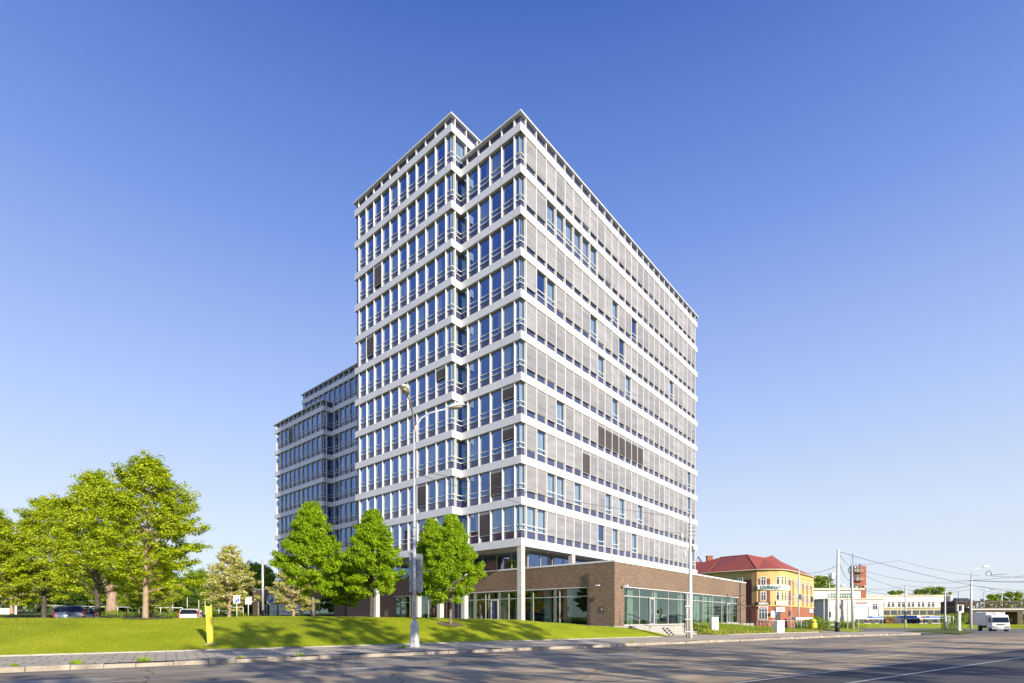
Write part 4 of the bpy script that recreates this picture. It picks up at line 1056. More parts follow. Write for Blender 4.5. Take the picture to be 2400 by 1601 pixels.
def build_steps():
    t = thing('entrance_steps', 'pale concrete steps with dark squares rising to the brick block terrace', 'steps', (0, 0, 0), SROT)
    s0, s1, n0 = 31.0, 37.3, 27.35; rise = (.93 - .17) / 5
    b = MB()
    for i in range(5):
        b.box(s0 - .02 * i, s1 + .02 * i, n0 + .42 * i, 29.44, .1 + rise * i + .001 * i, .17 + rise * (i + 1), M['conc_light'])
    b.build('stair_flight', t)
    for i in range(4):
        for k in (0, 1):
            q = MB(); a = s0 + 2.9 + .52 * k - .28 * (3 - i); q.box(a, a + .24, n0 + .42 * i - .004, n0 + .42 * i + .05, .17 + rise * i + .01, .172 + rise * (i + 1) + .002, M['dark']); q.build('step_square', t)  # dark squares in staggered pairs on the riser faces
    b = MB(); b.box(s0 - .32, s0 - .03, n0 - .1, 29.44, .1, .40, M['conc_light']); b.build('side_wall', t)
    for s, lab in ((s0 + .15, 'left steel handrail of the terrace steps, nearer the lawn'), (s1 - .15, 'right steel handrail of the terrace steps, behind the catenary pole')):
        h = thing('handrail', lab, 'handrail', (0, 0, 0), SROT, 'handrails of the terrace steps')
        for n, z in ((n0 + .2, .32), (n0 + 2.25, .93)):
            q = MB(); q.tube([(s, n, z - .02), (s, n, z + .98)], .022, M['steel'], 7); q.build('post', h)
        for dz in (.98, .62, .92):
            q = MB(); o = .06 if dz == .92 else 0
            q.tube([(s + o, n0 - .05, .25 + dz), (s + o, n0 + .2, .32 + dz), (s + o, n0 + 2.25, .93 + dz), (s + o, n0 + 2.5, .94 + dz)], .020, M['dark'] if dz != .98 else M['steel'], 7); q.build('rail', h)

def build_lamp():
    x, y = -4.59, 24.45; t = thing('street_lamp', 'tall grey double-armed street lamp with a tapering metal foot on the pavement', 'street lamp', (x, y, .18))
    b = MB(); rings = []
    for w, d, z in ((.235, .20, 0), (.235, .20, .05), (.21, .185, .30), (.185, .17, 1.02), (.165, .15, 1.14), (.12, .11, 1.24), (.075, .075, 1.29)):
        n = 16; e = 4.0
        rings.append([(w * math.copysign(abs(math.cos(2 * math.pi * j / n)) ** (2 / e), math.cos(2 * math.pi * j / n)), d * math.copysign(abs(math.sin(2 * math.pi * j / n)) ** (2 / e), math.sin(2 * math.pi * j / n)), z) for j in range(n)])
    b.loft(rings, M['foot'], True); fo = b.build('lamp_foot', t)
    b = MB(); b.box(-.10, .10, -.212, -.196, .30, .31, M['dark']); b.box(-.10, .10, -.190, -.172, 1.00, 1.008, M['dark']); b.box(-.003, .003, -.209, -.195, .12, .99, M['dark']); b.build('hatch_seam', fo)
    b = MB(); b.tube([(0, 0, 1.27), (0, 0, 5.6)], .078, M['pole'], 12); b.tube([(0, 0, 5.6), (0, 0, 5.7), (0, 0, 10.25)], [.078, .060, .052], M['pole'], 12)
    for z in (3.9, 5.2, 5.62): b.lathe([(.084, z), (.084, z + .06)], M['steel'], 12)
    b.build('pole', t)
    def head(c, d, tilt):
        h = MB(); d = Vector(d).normalized(); s = Vector((-d.y, d.x, 0)); u = Vector((0, 0, 1)); rg_ = []
        for q, wv, hv in ((-.42, .05, .05), (-.32, .12, .10), (-.08, .19, .15), (.18, .19, .14), (.34, .12, .09), (.40, .03, .03)):
            rg_.append([c + d * q + s * wv * math.cos(a) + u * (hv * max(math.sin(a), -.25) + q * tilt) for a in [2 * math.pi * j / 12 for j in range(12)]])
        h.loft(rg_, M['white'], True); o = h.build('lamp_head', t)
        g = MB(); n = 14; vs = [c + d * (.02 + .30 * math.cos(2 * math.pi * j / n)) + s * .155 * math.sin(2 * math.pi * j / n) + u * (-.055 - .03 + (.02 + .30 * math.cos(2 * math.pi * j / n)) * tilt) for j in range(n)]
        vs2 = [c + d * (.02 + .27 * math.cos(2 * math.pi * j / n)) + s * .13 * math.sin(2 * math.pi * j / n) + u * (-.05 + (.02 + .27 * math.cos(2 * math.pi * j / n)) * tilt) for j in range(n)]
        g.loft([vs2, vs], M['lens'], True); g.build('lamp_lens', o)
    b = MB(); b.tube([(0, 0, 10.2), (.0, -.06, 10.5), (.0, -.30, 10.9), (.0, -.75, 11.1), (0, -1.55, 11.22)], [.048, .045, .042, .038, .036], M['arm'], 9); b.build('lamp_arm', t)
    b = MB(); b.tube([(.01, 0, 10.0), (.06, 0, 10.35), (.34, 0, 10.78), (.75, 0, 11.02), (1.65, .05, 11.27)], [.048, .045, .042, .038, .036], M['pole'], 9); b.build('lamp_arm', t)
    head(Vector((0, -1.95, 11.24)), (0, -1, 0), .08); head(Vector((1.98, .06, 11.36)), (1, .03, 0), .22)
    # back of a traffic sign on the lamp pole
    g = thing('traffic_sign', 'back of a tall grey traffic sign panel clamped to the street lamp pole', 'road sign', (x, y, .18))
    w0, w1, z0, z1 = -.27, .38, 2.6, 4.42; b = MB(); yb = .11; n = 5; pts = []
    for cx, cz, a0 in ((w1 - .07, z0 + .07, -90), (w1 - .07, z1 - .07, 0), (w0 + .07, z1 - .07, 90), (w0 + .07, z0 + .07, 180)):
        for j in range(n): a = R(a0 + 90 * j / (n - 1)); pts.append((cx + .07 * math.cos(a), cz + .07 * math.sin(a)))
    b.loft([[(p[0], yb, p[1]) for p in pts], [(p[0], yb + .02, p[1]) for p in pts]], M['signback']); b.build('sign_panel', g)
    for z in (2.95, 3.55, 4.15):
        b = MB(); b.box(w0 + .03, w1 - .03, .079, .107, z - .02, z + .02, M['steel']); b.lathe([(.086, z - .02), (.086, z + .02)], M['steel'], 12); b.build('sign_bracket', g)
M['foot'] = flat('lamp_foot_paint', (.50, .51, .53), .45, metal=.2, var=.22, vscale=4, bmp=.2)
M['arm'] = flat('lamp_arm_olive', (.27, .26, .21), .5, var=.1)
M['signback'] = flat('sign_back_metal', (.28, .29, .30), .45, metal=.3, var=.14, vscale=2.5)

def build_catenary_pole():
    x, y = 12.31, 35.84; t = thing('catenary_pole', 'pale stepped tram wire pole with cable ducts on the pavement by the terrace steps', 'pole', (x, y, .17))
    b = MB(); b.tube([(0, 0, 0), (0, 0, 3.25), (0, 0, 3.3), (0, 0, 5.65), (0, 0, 5.7), (0, 0, 8.45)], [.150, .140, .122, .118, .096, .088], M['pole_w'], 12); b.build('pole', t)
    for i, (dx, r, z0, z1, m) in enumerate(((-.26, .055, .05, 3.15, 'steel'), (-.40, .030, .35, 3.05, 'dark'), (-.19, .03, .05, 3.1, 'pole_w'))):
        b = MB(); b.tube([(dx, -.02, z0), (dx, -.02, z1)], r, M[m], 8)
        if i == 0:
            for k in range(20): b.lathe([(.062, .3 + k * .14), (.062, .36 + k * .14)], M['steel'], 8, (dx, -.02))
        b.build('cable_duct', t)
    for z in (.45, 1.3, 2.2, 3.12):
        b = MB(); b.box(-.42, .02, -.17, -.145, z - .03, z + .03, M['pole_w']); b.tube([(-.26, -.02, z), (-.26, -.16, z)], .02, M['pole_w'], 6); b.build('clamp', t)
    for z in (7.35, 7.6, 7.85, 7.1):
        b = MB(); b.lathe([(.10, z - .03), (.125, z), (.10, z + .03)], M['steel'], 10)
        if z < 7.7: b.tube([(.1, 0, z), (.42, .06, z + .02)], .018, M['dark'], 5)
        b.build('wire_band', t)
    b = MB(); b.tube([(-.08, 0, 6.0), (-.28, -.02, 6.15), (-.45, -.05, 6.1)], .02, M['pole_w'], 6); b.lathe([(.02, 5.55), (.09, 5.68), (.10, 5.85), (.05, 6.05), (.02, 6.1)], M['pole_w'], 10, (-.40, -.05)); b.build('insulator', t)
    b = MB(); b.lathe([(.02, 6.85), (.10, 6.95), (.11, 7.12), (.05, 7.22), (.02, 7.25)], M['pole_w'], 10, (-.62, -.1)); b.tube([(-.55, -.1, 7.2), (-.1, 0, 7.35)], .012, M['dark'], 5); b.build('insulator', t)
    b = MB(); b.box(.05, .20, -.08, .08, 5.95, 6.35, M['dark']); b.build('switch_box', t)
    L = Vector((-4.59, 24.45, 0)); T = Vector((x, y, .17))
    wire(catenary(L + Vector((.07, .02, 8.55)), T + Vector((-.09, 0, 8.3)), .22), 'upper of two wires slung from the street lamp to the catenary pole')
    wire(catenary(L + Vector((.07, .02, 8.35)), T + Vector((-.62, -.1, 7.2)), .35), 'lower of two wires slung from the street lamp to the insulator')

def build_small():
    # yellow gas marker post on the lawn
    p = at(494, 1513, 22.6); t = thing('marker_post', 'bright yellow square marker post with a small cap, leaning on the lawn edge', 'marker post', (p.x, p.y, terr(p.x, p.y) - .05), .30); t.rotation_euler = (.0, R(-2.6), .30)
    b = MB(); b.box(-.115, .115, -.08, .08, 0, 1.66, M['yellow']); b.build('post', t, bevel=.012)
    b = MB(); b.box(-.16, .13, -.09, .09, 1.662, 1.69, M['yellow']); b.build('cap', t)
    b = MB(); b.box(-.20, .20, -.15, .15, .0, .07, M['edging']); b.build('foot', t)
    b = MB(); b.tube([(-.14, -.02, .95), (-.18, -.05, .93)], .012, M['dark'], 5); b.build('tap', t)
    # parking signs
    for u, lab in ((555, 'left of the two blue parking signs with a white P'), (635, 'right of the two blue parking signs with a white P, before the brick wing base')):
        p = at(u, 1440, 44); g = terr(p.x, p.y); t = thing('parking_sign', lab, 'road sign', (p.x, p.y, g), -math.atan2(p.x, p.y), 'blue parking signs'); zc = at(u, 1405, 44).z - g
        b = MB(); b.tube([(0, .03, 0), (0, .03, zc + .3)], .032, M['pole_w'], 8); b.build('post', t)
        b = MB(); b.box(-.25, .25, -.02, .0, zc - .335, zc + .335, M['white']); pa = b.build('sign_panel', t)
        b = MB(); b.box(-.205, .205, -.024, -.0205, zc - .29, zc + .29, M['blue']); b.build('sign_field', pa)
        o = link('lettering', text_mesh('P', .62, M['white'], .002, bold=.018), pa, (-.03, -.027, zc + .03)); o.rotation_euler = (math.pi / 2, 0, 0)
        b = MB(); b.box(.04, .18, -.028, -.0245, zc - .27, zc - .15, M['pale_blue']); b.build('sign_symbol', pa)
    p = at(582, 1437, 50); g = terr(p.x, p.y); t = thing('notice_sign', 'small white rectangular notice sign on a post between the two parking signs', 'sign', (p.x, p.y, g), -math.atan2(p.x, p.y)); zc = at(582, 1408, 50).z - g
    b = MB(); b.tube([(0, .03, 0), (0, .03, zc + .3)], .035, M['pole_w'], 8); b.build('post', t)
    b = MB(); b.box(-.27, .27, -.02, 0, zc - .34, zc + .34, M['white']); b.build('sign_panel', t); b = MB(); b.box(-.17, .05, -.024, -.0205, zc + .16, zc + .22, M['dark']); b.build('sign_symbol', t)
    p = at(616, 1436, 48); g = terr(p.x, p.y); t = thing('light_column', 'plain tall grey column with a dark lower part before the brick wing base', 'pole', (p.x, p.y, g)); z1 = at(616, 1311, 48).z - g
    b = MB(); b.tube([(0, 0, 1.35), (0, 0, z1)], .10, M['pole'], 12); b.build('column', t); b = MB(); b.tube([(0, 0, 0), (0, 0, 1.35)], .115, M['dark'], 12); b.build('sleeve', t)
    # white railing beyond the car park
    def rail(u0, Y0, u1, Y1, h, step, name, lab, mat='white', two=True):
        a, c = at(u0, 1440, Y0), at(u1, 1440, Y1); t = thing(name, lab, 'fence', (0, 0, 0)); n = max(2, int((c - a).length / step))
        P = [a + (c - a) * i / n for i in range(n + 1)]; P = [Vector((q.x, q.y, terr(q.x, q.y))) for q in P]
        b = MB(); b.tube([q + Vector((0, 0, h)) for q in P], .045, M[mat], 6)
        if two: b.tube([q + Vector((0, 0, h * .5)) for q in P], .03, M[mat], 6)
        b.build('rail', t)
        pb = MB(); pb.tube([(0, 0, -.2), (0, 0, h)], .045, M[mat], 6); me = pb.mesh('post')
        for q in P: link('post', me, t, q)
        return t
    rail(84, 74, 428, 70, .85, 3.0, 'white_railing', 'long white tubular railing beyond the car park on the left', two=False)
    rail(486, 74, 570, 70, .95, 2.2, 'white_railing', 'short white railing behind the blossoming tree near the signs')
    for u, v0, Y in ((405, 1408, 84), (439, 1400, 84), (466, 1406, 84), (481, 1408, 84), (495, 1405, 84)):
        p = at(u, 1438, Y); g = terr(p.x, p.y); b = MB(); b.tube([(0, 0, 0), (0, 0, at(u, v0, Y).z - g)], .05, M['pole_w'], 6); o = b.build('slim_pole'); o.location = (p.x, p.y, g)
        tag(o, 'slim pale pole in the row behind the white car', 'pole', 'slim pale poles behind the white car')
    for u, w, lab in ((2, .7, 'white concrete block at the very left edge of the verge'), (20, .62, 'white concrete block on the left verge beside the low signpost')):
        p = at(u, 1438, 62); b = MB(); b.box(-w / 2, w / 2, -.25, .25, -.2, .62, M['white']); o = b.build('concrete_block', bevel=.04); o.location = tp(p.x, p.y); tag(o, lab, 'block', 'white blocks on the verge')
    p = at(37, 1438, 60); t = thing('low_signpost', 'low white post with a short arm on the left verge', 'signpost', tp(p.x, p.y)); b = MB(); b.box(-.09, .09, -.05, .05, -.1, 1.1, M['white']); b.build('post', t); b = MB(); b.box(.09, .40, -.03, .03, .95, 1.08, M['white']); b.build('arm', t)
    # utility cabinets
    for (x, y, w, d, h, lab, rz) in ((17.35, 44.6, .62, .42, 1.24, 'tall plain white utility cabinet in the ornamental grass below the shop windows', .15), (23.75, 46.2, .74, .50, 1.14, 'white utility cabinet with a door lock at the tip of the grass bed', .25)):
        t = thing('utility_cabinet', lab, 'utility cabinet', tp(x, y, -.05), rz, 'white utility cabinets')
        b = MB(); b.box(-w / 2, w / 2, -d / 2, d / 2, .10, h, M['white']); b.build('cabinet_body', t, bevel=.012)
        b = MB(); b.box(-w / 2 + .02, w / 2 - .02, -d / 2 + .02, d / 2 - .02, 0, .099, M['edging']); b.build('plinth', t)
        b = MB(); b.box(-w / 2 - .015, w / 2 + .015, -d / 2 - .015, d / 2 + .015, h + .001, h + .04, M['white']); b.build('lid', t)
        b = MB(); b.box(-w / 2 + .04, w / 2 - .04, -d / 2 - .008, -d / 2 - .001, .16, h - .05, M['white']); dr = b.build('cabinet_door', t)
        b = MB(); b.box(w * .1, w * .1 + .03, -d / 2 - .022, -d / 2 - .009, h * .55, h * .55 + .14, M['steel']); b.build('handle', dr)
    # bicycle racks along the path
    b0 = Vector((28.3, 62.8, 0)); b1 = Vector((28.0, 56.6, 0))
    b = MB(); b.tube([(-.42, 0, 0), (-.52, 0, .78), (-.44, 0, .86), (.42, 0, .62), (.46, 0, .56), (.40, 0, 0)], .028, M['dark'], 7); me = b.mesh('bike_rack')
    for i in range(6):
        q = b0 + (b1 - b0) * i / 5; o = link('bike_rack', me, None, (q.x, q.y, terr(q.x, q.y) - .03), .1); tag(o, 'dark bent tube bicycle stand in the row beside the path', 'bike rack', 'dark bicycle stands beside the path')
    # shared scooter by the last stand
    q = Vector((28.6, 56.9, 0)); t = thing('scooter', 'orange and black kick scooter parked at the bicycle stands', 'scooter', tp(q.x, q.y), 2.2)
    for xx in (-.42, .42):
        b = MB(); b.tube([(xx, -.03, .11), (xx, .03, .11)], .11, M['rubber'], 14); b.build('wheel', t)
    b = MB(); b.box(-.36, .30, -.07, .07, .13, .18, M['orange']); b.build('deck', t)
    b = MB(); b.tube([(.42, 0, .12), (.32, 0, .65), (.25, 0, 1.10)], .035, M['orange'], 8); b.build('stem', t); b = MB(); b.tube([(.25, -.26, 1.10), (.25, .26, 1.10)], .018, M['dark'], 6); b.build('handlebar', t)
    # ornamental grass bed (stuff), fuzzy tufts
    rg = np.random.default_rng(6); S = []; 
    for _ in range(2600):
        s = rg.uniform(36.8, 54); n = rg.uniform(N_EDGE + .3, 36)
        fac = 30.4 + (s - 30.2) * .283
        if n > min(fac - 2.1, 25.9 + (s - 36.8) * .9 + 2.2) or (s > 47 and n > 27.8 + (54 - s) * .5): continue
        S.append((s, n))
    S = np.array(S); Z = np.array([terr_sn(s, n) for s, n in S]); K = 14
    s_ = np.repeat(S[:, 0], K) + rg.normal(0, .14, len(S) * K); n_ = np.repeat(S[:, 1], K) + rg.normal(0, .14, len(S) * K); z_ = np.repeat(Z, K); hh = rg.uniform(.12, .38, len(s_)); a = rg.uniform(0, 6.28, len(s_)); wd = rg.uniform(.02, .04, len(s_))
    P = np.empty((len(s_), 3, 3)); P[:, 0] = np.c_[s_ - np.cos(a) * wd, n_ - np.sin(a) * wd, z_ - .02]; P[:, 1] = np.c_[s_ + np.cos(a) * wd, n_ + np.sin(a) * wd, z_ - .02]; P[:, 2] = np.c_[s_ + rg.normal(0, .12, len(s_)), n_ + rg.normal(0, .12, len(s_)), z_ + hh]
    front = np.clip((28.0 - n_) / 2.5, 0, 1) * (rg.random(len(s_)) < .5)
    tag(link('ornamental_grass', tri_mesh('ornamental_grass', P, leaf_mat('bed_grass', [(0, (.16, .26, .02)), (.55, (.34, .43, .035)), (.75, (.46, .42, .10)), (1, (.58, .42, .16))], .35), np.clip(rg.random(len(s_)) * .7 + front * .45, 0, 1)), None, (0, 0, 0), SROT), kind='stuff')
    # weeds at the kerb
    for i, (s, n, k) in enumerate([(-.6, 20.7, 1.0), (-2.3, 20.72, .9), (-3.7, 20.75, .5), (2.2, 20.7, .45), (4.2, 20.68, .6), (9.05, 22.75, 1.1), (6.0, 25.05, .5), (22, 20.7, .7)]):
        rg = np.random.default_rng(i); K = 60; a = rg.uniform(0, 6.28, K); r_ = rg.random(K) ** .5 * .22 * k; wd = .018; p0 = KS * s + KN * n; hh = rg.uniform(.05, .20, K) * k; P = np.empty((K, 3, 3)); b_ = np.c_[np.cos(a) * r_ * .5, np.sin(a) * r_ * .5, np.zeros(K)]
        P[:, 0] = b_ - [wd, 0, 0]; P[:, 1] = b_ + [wd, 0, 0]; P[:, 2] = np.c_[np.cos(a) * r_ * 1.3, np.sin(a) * r_ * 1.3, hh]
        o = link('weed', tri_mesh('weed', P, LEAF['maple'], rg.random(K)), None, (p0[0], p0[1], .155)); tag(o, 'small green weed tuft growing from the pavement joints', 'weed', 'weeds along the kerb')
M['pale_blue'] = flat('sign_pale_blue', (.45, .52, .72), .5, var=0)

def car_paint(name, c, metal=.3): return flat(name, c, .25, metal=metal, var=.03, coat=.6)
def make_car(label, loc, rz, paint, L=4.5, W=1.76, H=1.48, hatch=.35, group='cars in the car park on the left', wagon=True):
    """parked car, nose along +x"""
    t = thing('parked_car', label, 'car', loc, rz, group); h = W / 2
    def ring(x, zs, ws): return [(x, -w_ * h, z) for z, w_ in zip(zs, ws)] + [(x, w_ * h, z) for z, w_ in reversed(list(zip(zs, ws)))]
    xr, xf = -L / 2, L / 2; belt = .68 * H
    st_ = [(xr, (.42, .55, .72, belt - .06), (.72, .86, .88, .80)), (xr + .12, (.25, .45, .72, belt), (.80, .95, .96, .90)), (xr + .9, (.22, .42, .72, belt), (.86, .99, 1.0, .95)), (0, (.22, .42, .72, belt - .01), (.88, 1.0, 1.0, .96)),
           (L * .22, (.22, .42, .70, belt - .03), (.88, .99, 1.0, .94)), (L * .36, (.24, .42, .66, belt - .10), (.86, .97, .97, .84)), (xf - .12, (.26, .40, .58, .72), (.78, .90, .90, .72)), (xf, (.36, .46, .56, .64), (.62, .74, .74, .60))]
    b = MB(); b.loft([ring(*s) for s in st_], paint, True); b.build('body', t)
    g = MB(); x0 = xr + (.10 if wagon else .18)
    gs = [(x0, (belt - .02, belt + .04, belt + .06, belt + .08), (.90, .88, .86, .80)), (x0 + .22 + hatch * .3, (belt - .02, H - .16, H - .07, H - .03), (.94, .80, .75, .60)), (-.1, (belt - .02, H - .14, H - .05, H - .008), (.955, .80, .75, .60)), (L * .10, (belt - .02, H - .17, H - .08, H - .04), (.95, .80, .74, .58)), (L * .30, (belt - .06, belt - .03, belt - .01, belt), (.88, .86, .84, .78))]
    g.loft([ring(*s) for s in gs], M['glass_dark'], True); gl = g.build('window', t)
    rf = MB(); rs = [(x0 + .20 + hatch * .3, (H - .10, H - .04, H - .012, H), (.78, .77, .72, .55)), (-.1, (H - .08, H - .02, H + .006, H + .02), (.78, .77, .72, .55)), (L * .105, (H - .12, H - .06, H - .03, H - .012), (.78, .77, .72, .55))]
    rf.loft([ring(*s) for s in rs], paint, True); rf.build('roof', t)
    for sgn in (-1, 1):
        p = MB()
        p.tube([(x0 - .01, sgn * h * .92, belt - .02), (x0 + .22 + hatch * .3, sgn * h * .80, H - .08)], .055, paint, 6)
        p.tube([(x0 + 1.15, sgn * h * .955, belt - .02), (x0 + 1.05, sgn * h * .80, H - .06)], .035, paint, 6); p.tube([(.15, sgn * h * .955, belt - .02), (.10, sgn * h * .80, H - .06)], .035, paint, 6)
        p.tube([(L * .29, sgn * h * .88, belt - .05), (L * .10, sgn * h * .79, H - .08)], .04, paint, 6); p.build('pillar', t)
        q = MB(); q.loft([[(x0 - .06 + dx, sgn * h * (.80 + dw), z0), (x0 - .06 + dx, sgn * h * (.965 + dw * .2), z0), (x0 + .10 + dx, sgn * h * (.985 + dw * .2), z0)] for dx, dw, z0 in ((-.05, 0, .60), (-.02, .02, .78), (.04, .06, belt + .10), (.12, .0, belt + .26))], M['red'], True); q.build('tail_light', t)
        q = MB(); q.loft([[(L * .2 + dx, sgn * (h + .02 + dy), belt + dz) for dx, dz in ((0, .02), (.09, .03), (.09, .16), (0, .17))] for dy in (0, .17)], paint); q.build('mirror', t)
        q = MB(); q.box(xf - .16, xf - .02, sgn * h * .72 - .14, sgn * h * .72 + .14, .55, .68, M['lens']); q.build('headlight', t)
        for x in (xr + .80, xf - .85):
            wb = MB(); wb.tube([(x, sgn * (h - .19), .31), (x, sgn * (h + .012), .31)], .31, M['rubber'], 18); wo_ = wb.build('wheel', t)
            hb = MB(); hb.tube([(x, sgn * (h + .0125), .31), (x, sgn * (h + .022), .31)], .20, M['steel'], 14); hb.build('hub', wo_)
    b = MB(); b.box(xr - .02, xr + .02, -.26, .26, .60, .71, M['white']); b.build('number_plate', t)
    b = MB(); b.box(xr - .04, xr + .1, -h * .82, h * .82, .34, .50, M['dark']); b.build('bumper', t)
    return t
def build_cars():
    p = at(166, 1450, 40); make_car('silver estate car seen from behind in the car park', (p.x, p.y, terr(p.x, p.y) + .04), R(128), car_paint('silver_paint', (.36, .37, .39), .5), 4.7, 1.82, 1.50, .35)
    p = at(450, 1450, 51); make_car('small white hatchback seen from behind in the car park', (p.x, p.y, terr(p.x, p.y) + .04), R(112), car_paint('white_car_paint', (.75, .75, .75), 0), 3.75, 1.66, 1.50, .2)
    p = at(199, 1447, 47); make_car('grey car mostly hidden behind the silver estate car', (p.x, p.y, terr(p.x, p.y) + .04), R(125), car_paint('grey_car_paint', (.45, .46, .48), .4), 4.3, 1.75, 1.46, .3)
build_steps(); build_lamp(); build_catenary_pole(); build_small(); build_cars()
# ------------------------------------------------------------------ the far right: corner house, depot, buses, truck, poles, wires
M['ochre'] = flat('ochre_plaster', (.58, .41, .16), .85, var=.10, vscale=.8)
M['maroon'] = flat('maroon_plaster', (.20, .06, .045), .85, var=.10, vscale=.8)
M['redbrick'] = brick_mat('orange_red_brick', (.37, .135, .08), (.30, .10, .06), (.33, .18, .12), 1.6)
M['roof_red'] = flat('red_metal_roof', (.35, .078, .04), .6, var=.12, vscale=.9)
M['trim'] = flat('cream_trim', (.66, .58, .42), .8, var=.06)
M['plaster_w'] = flat('white_plaster', (.68, .67, .63), .85, var=.07, vscale=.5)
M['win_dark'] = flat('dark_window_pane', (.05, .065, .085), .06, var=.3, vscale=1.5, spec=.7)
M['teal'] = flat('teal_letters', (.004, .11, .09), .5, var=0)
M['rust'] = flat('rusty_steel', (.09, .065, .05), .85, var=.35, vscale=2)
M['cream_wall'] = flat('cream_green_wall', (.52, .50, .30), .85, var=.12, vscale=1)
M['bus_blue'] = flat('bus_blue_paint', (.02, .14, .55), .3, var=.05, coat=.4)
M['bus_cream'] = flat('bus_cream_paint', (.62, .58, .50), .35, var=.05)
M['green_bin'] = flat('green_plastic', (.03, .19, .06), .5, var=.1)
M['lime'] = flat('yellow_green_plastic', (.55, .55, .02), .45, var=.1)
M['asphalt2'] = flat('side_road_asphalt', (.20, .185, .165), .9, var=.18, vscale=1.2, bmp=.2)
def drape(name, corners, dz, mat, nu=8, nv=8, zf=None):
    a, b, c, d = [Vector((p[0], p[1], 0)) for p in corners]; vs = []
    for i in range(nu + 1):
        for j in range(nv + 1):
            p = (a.lerp(b, i / nu)).lerp(d.lerp(c, i / nu), j / nv); vs.append((p.x, p.y, (zf(p.x, p.y, i / nu, j / nv) if zf else terr(p.x, p.y)) + dz))
    me = bpy.data.meshes.new(name); me.from_pydata(vs, [], [(i * (nv + 1) + j, (i + 1) * (nv + 1) + j, (i + 1) * (nv + 1) + j + 1, i * (nv + 1) + j + 1) for i in range(nu) for j in range(nv)])
    me.materials.append(mat); bm = bmesh.new(); bm.from_mesh(me); bmesh.ops.recalc_face_normals(bm, faces=bm.faces)
    if sum(f.normal.z for f in bm.faces) < 0: bmesh.ops.reverse_faces(bm, faces=bm.faces)
    bm.to_mesh(me); bm.free(); return link(name, me)
def wall_frame(p, q):
    """matrix with x along the wall from p to q, y into the building, z up"""
    d = (Vector((q[0], q[1], 0)) - Vector((p[0], p[1], 0))).normalized(); inn = Vector((-d.y, d.x, 0))
    return Matrix(((d.x, inn.x, 0, p[0]), (d.y, inn.y, 0, p[1]), (0, 0, 1, 0), (0, 0, 0, 1)))
def cross_window(root, Mx, x, z, w=1.15, h=2.0, panes=2, trim='trim'):
    b = MB(); b.box(x - w / 2, x + w / 2, -.01, .03, z - h / 2, z + h / 2, M['win_dark']); me = MB().merge(b, Mx).build('window', root)
    f = MB(); t = .09
    f.box(x - w / 2 - .16, x + w / 2 + .16, -.10, -.005, z - h / 2 - .16, z - h / 2 - .02, M[trim])
    for xx in (x - w / 2, x + w / 2 - t): f.box(xx, xx + t, -.07, -.012, z - h / 2, z + h / 2, M['white'])
    f.box(x - w / 2 + t, x + w / 2 - t, -.07, -.012, z + h / 2 - t, z + h / 2, M['white']); f.box(x - w / 2 + t, x + w / 2 - t, -.065, -.013, z + h * .16, z + h * .16 + t, M['white'])
    for k in range(1, panes): xx = x - w / 2 + w * k / panes; f.box(xx - t / 2, xx + t / 2, -.068, -.014, z - h / 2, z + h / 2, M['white'])
    f.box(x - w / 2 - .14, x - w / 2, -.03, -.006, z - h / 2, z + h / 2 + .12, M[trim]); f.box(x + w / 2, x + w / 2 + .14, -.03, -.006, z - h / 2, z + h / 2 + .12, M[trim])
    MB().merge(f, Mx).build('window_frame', me)
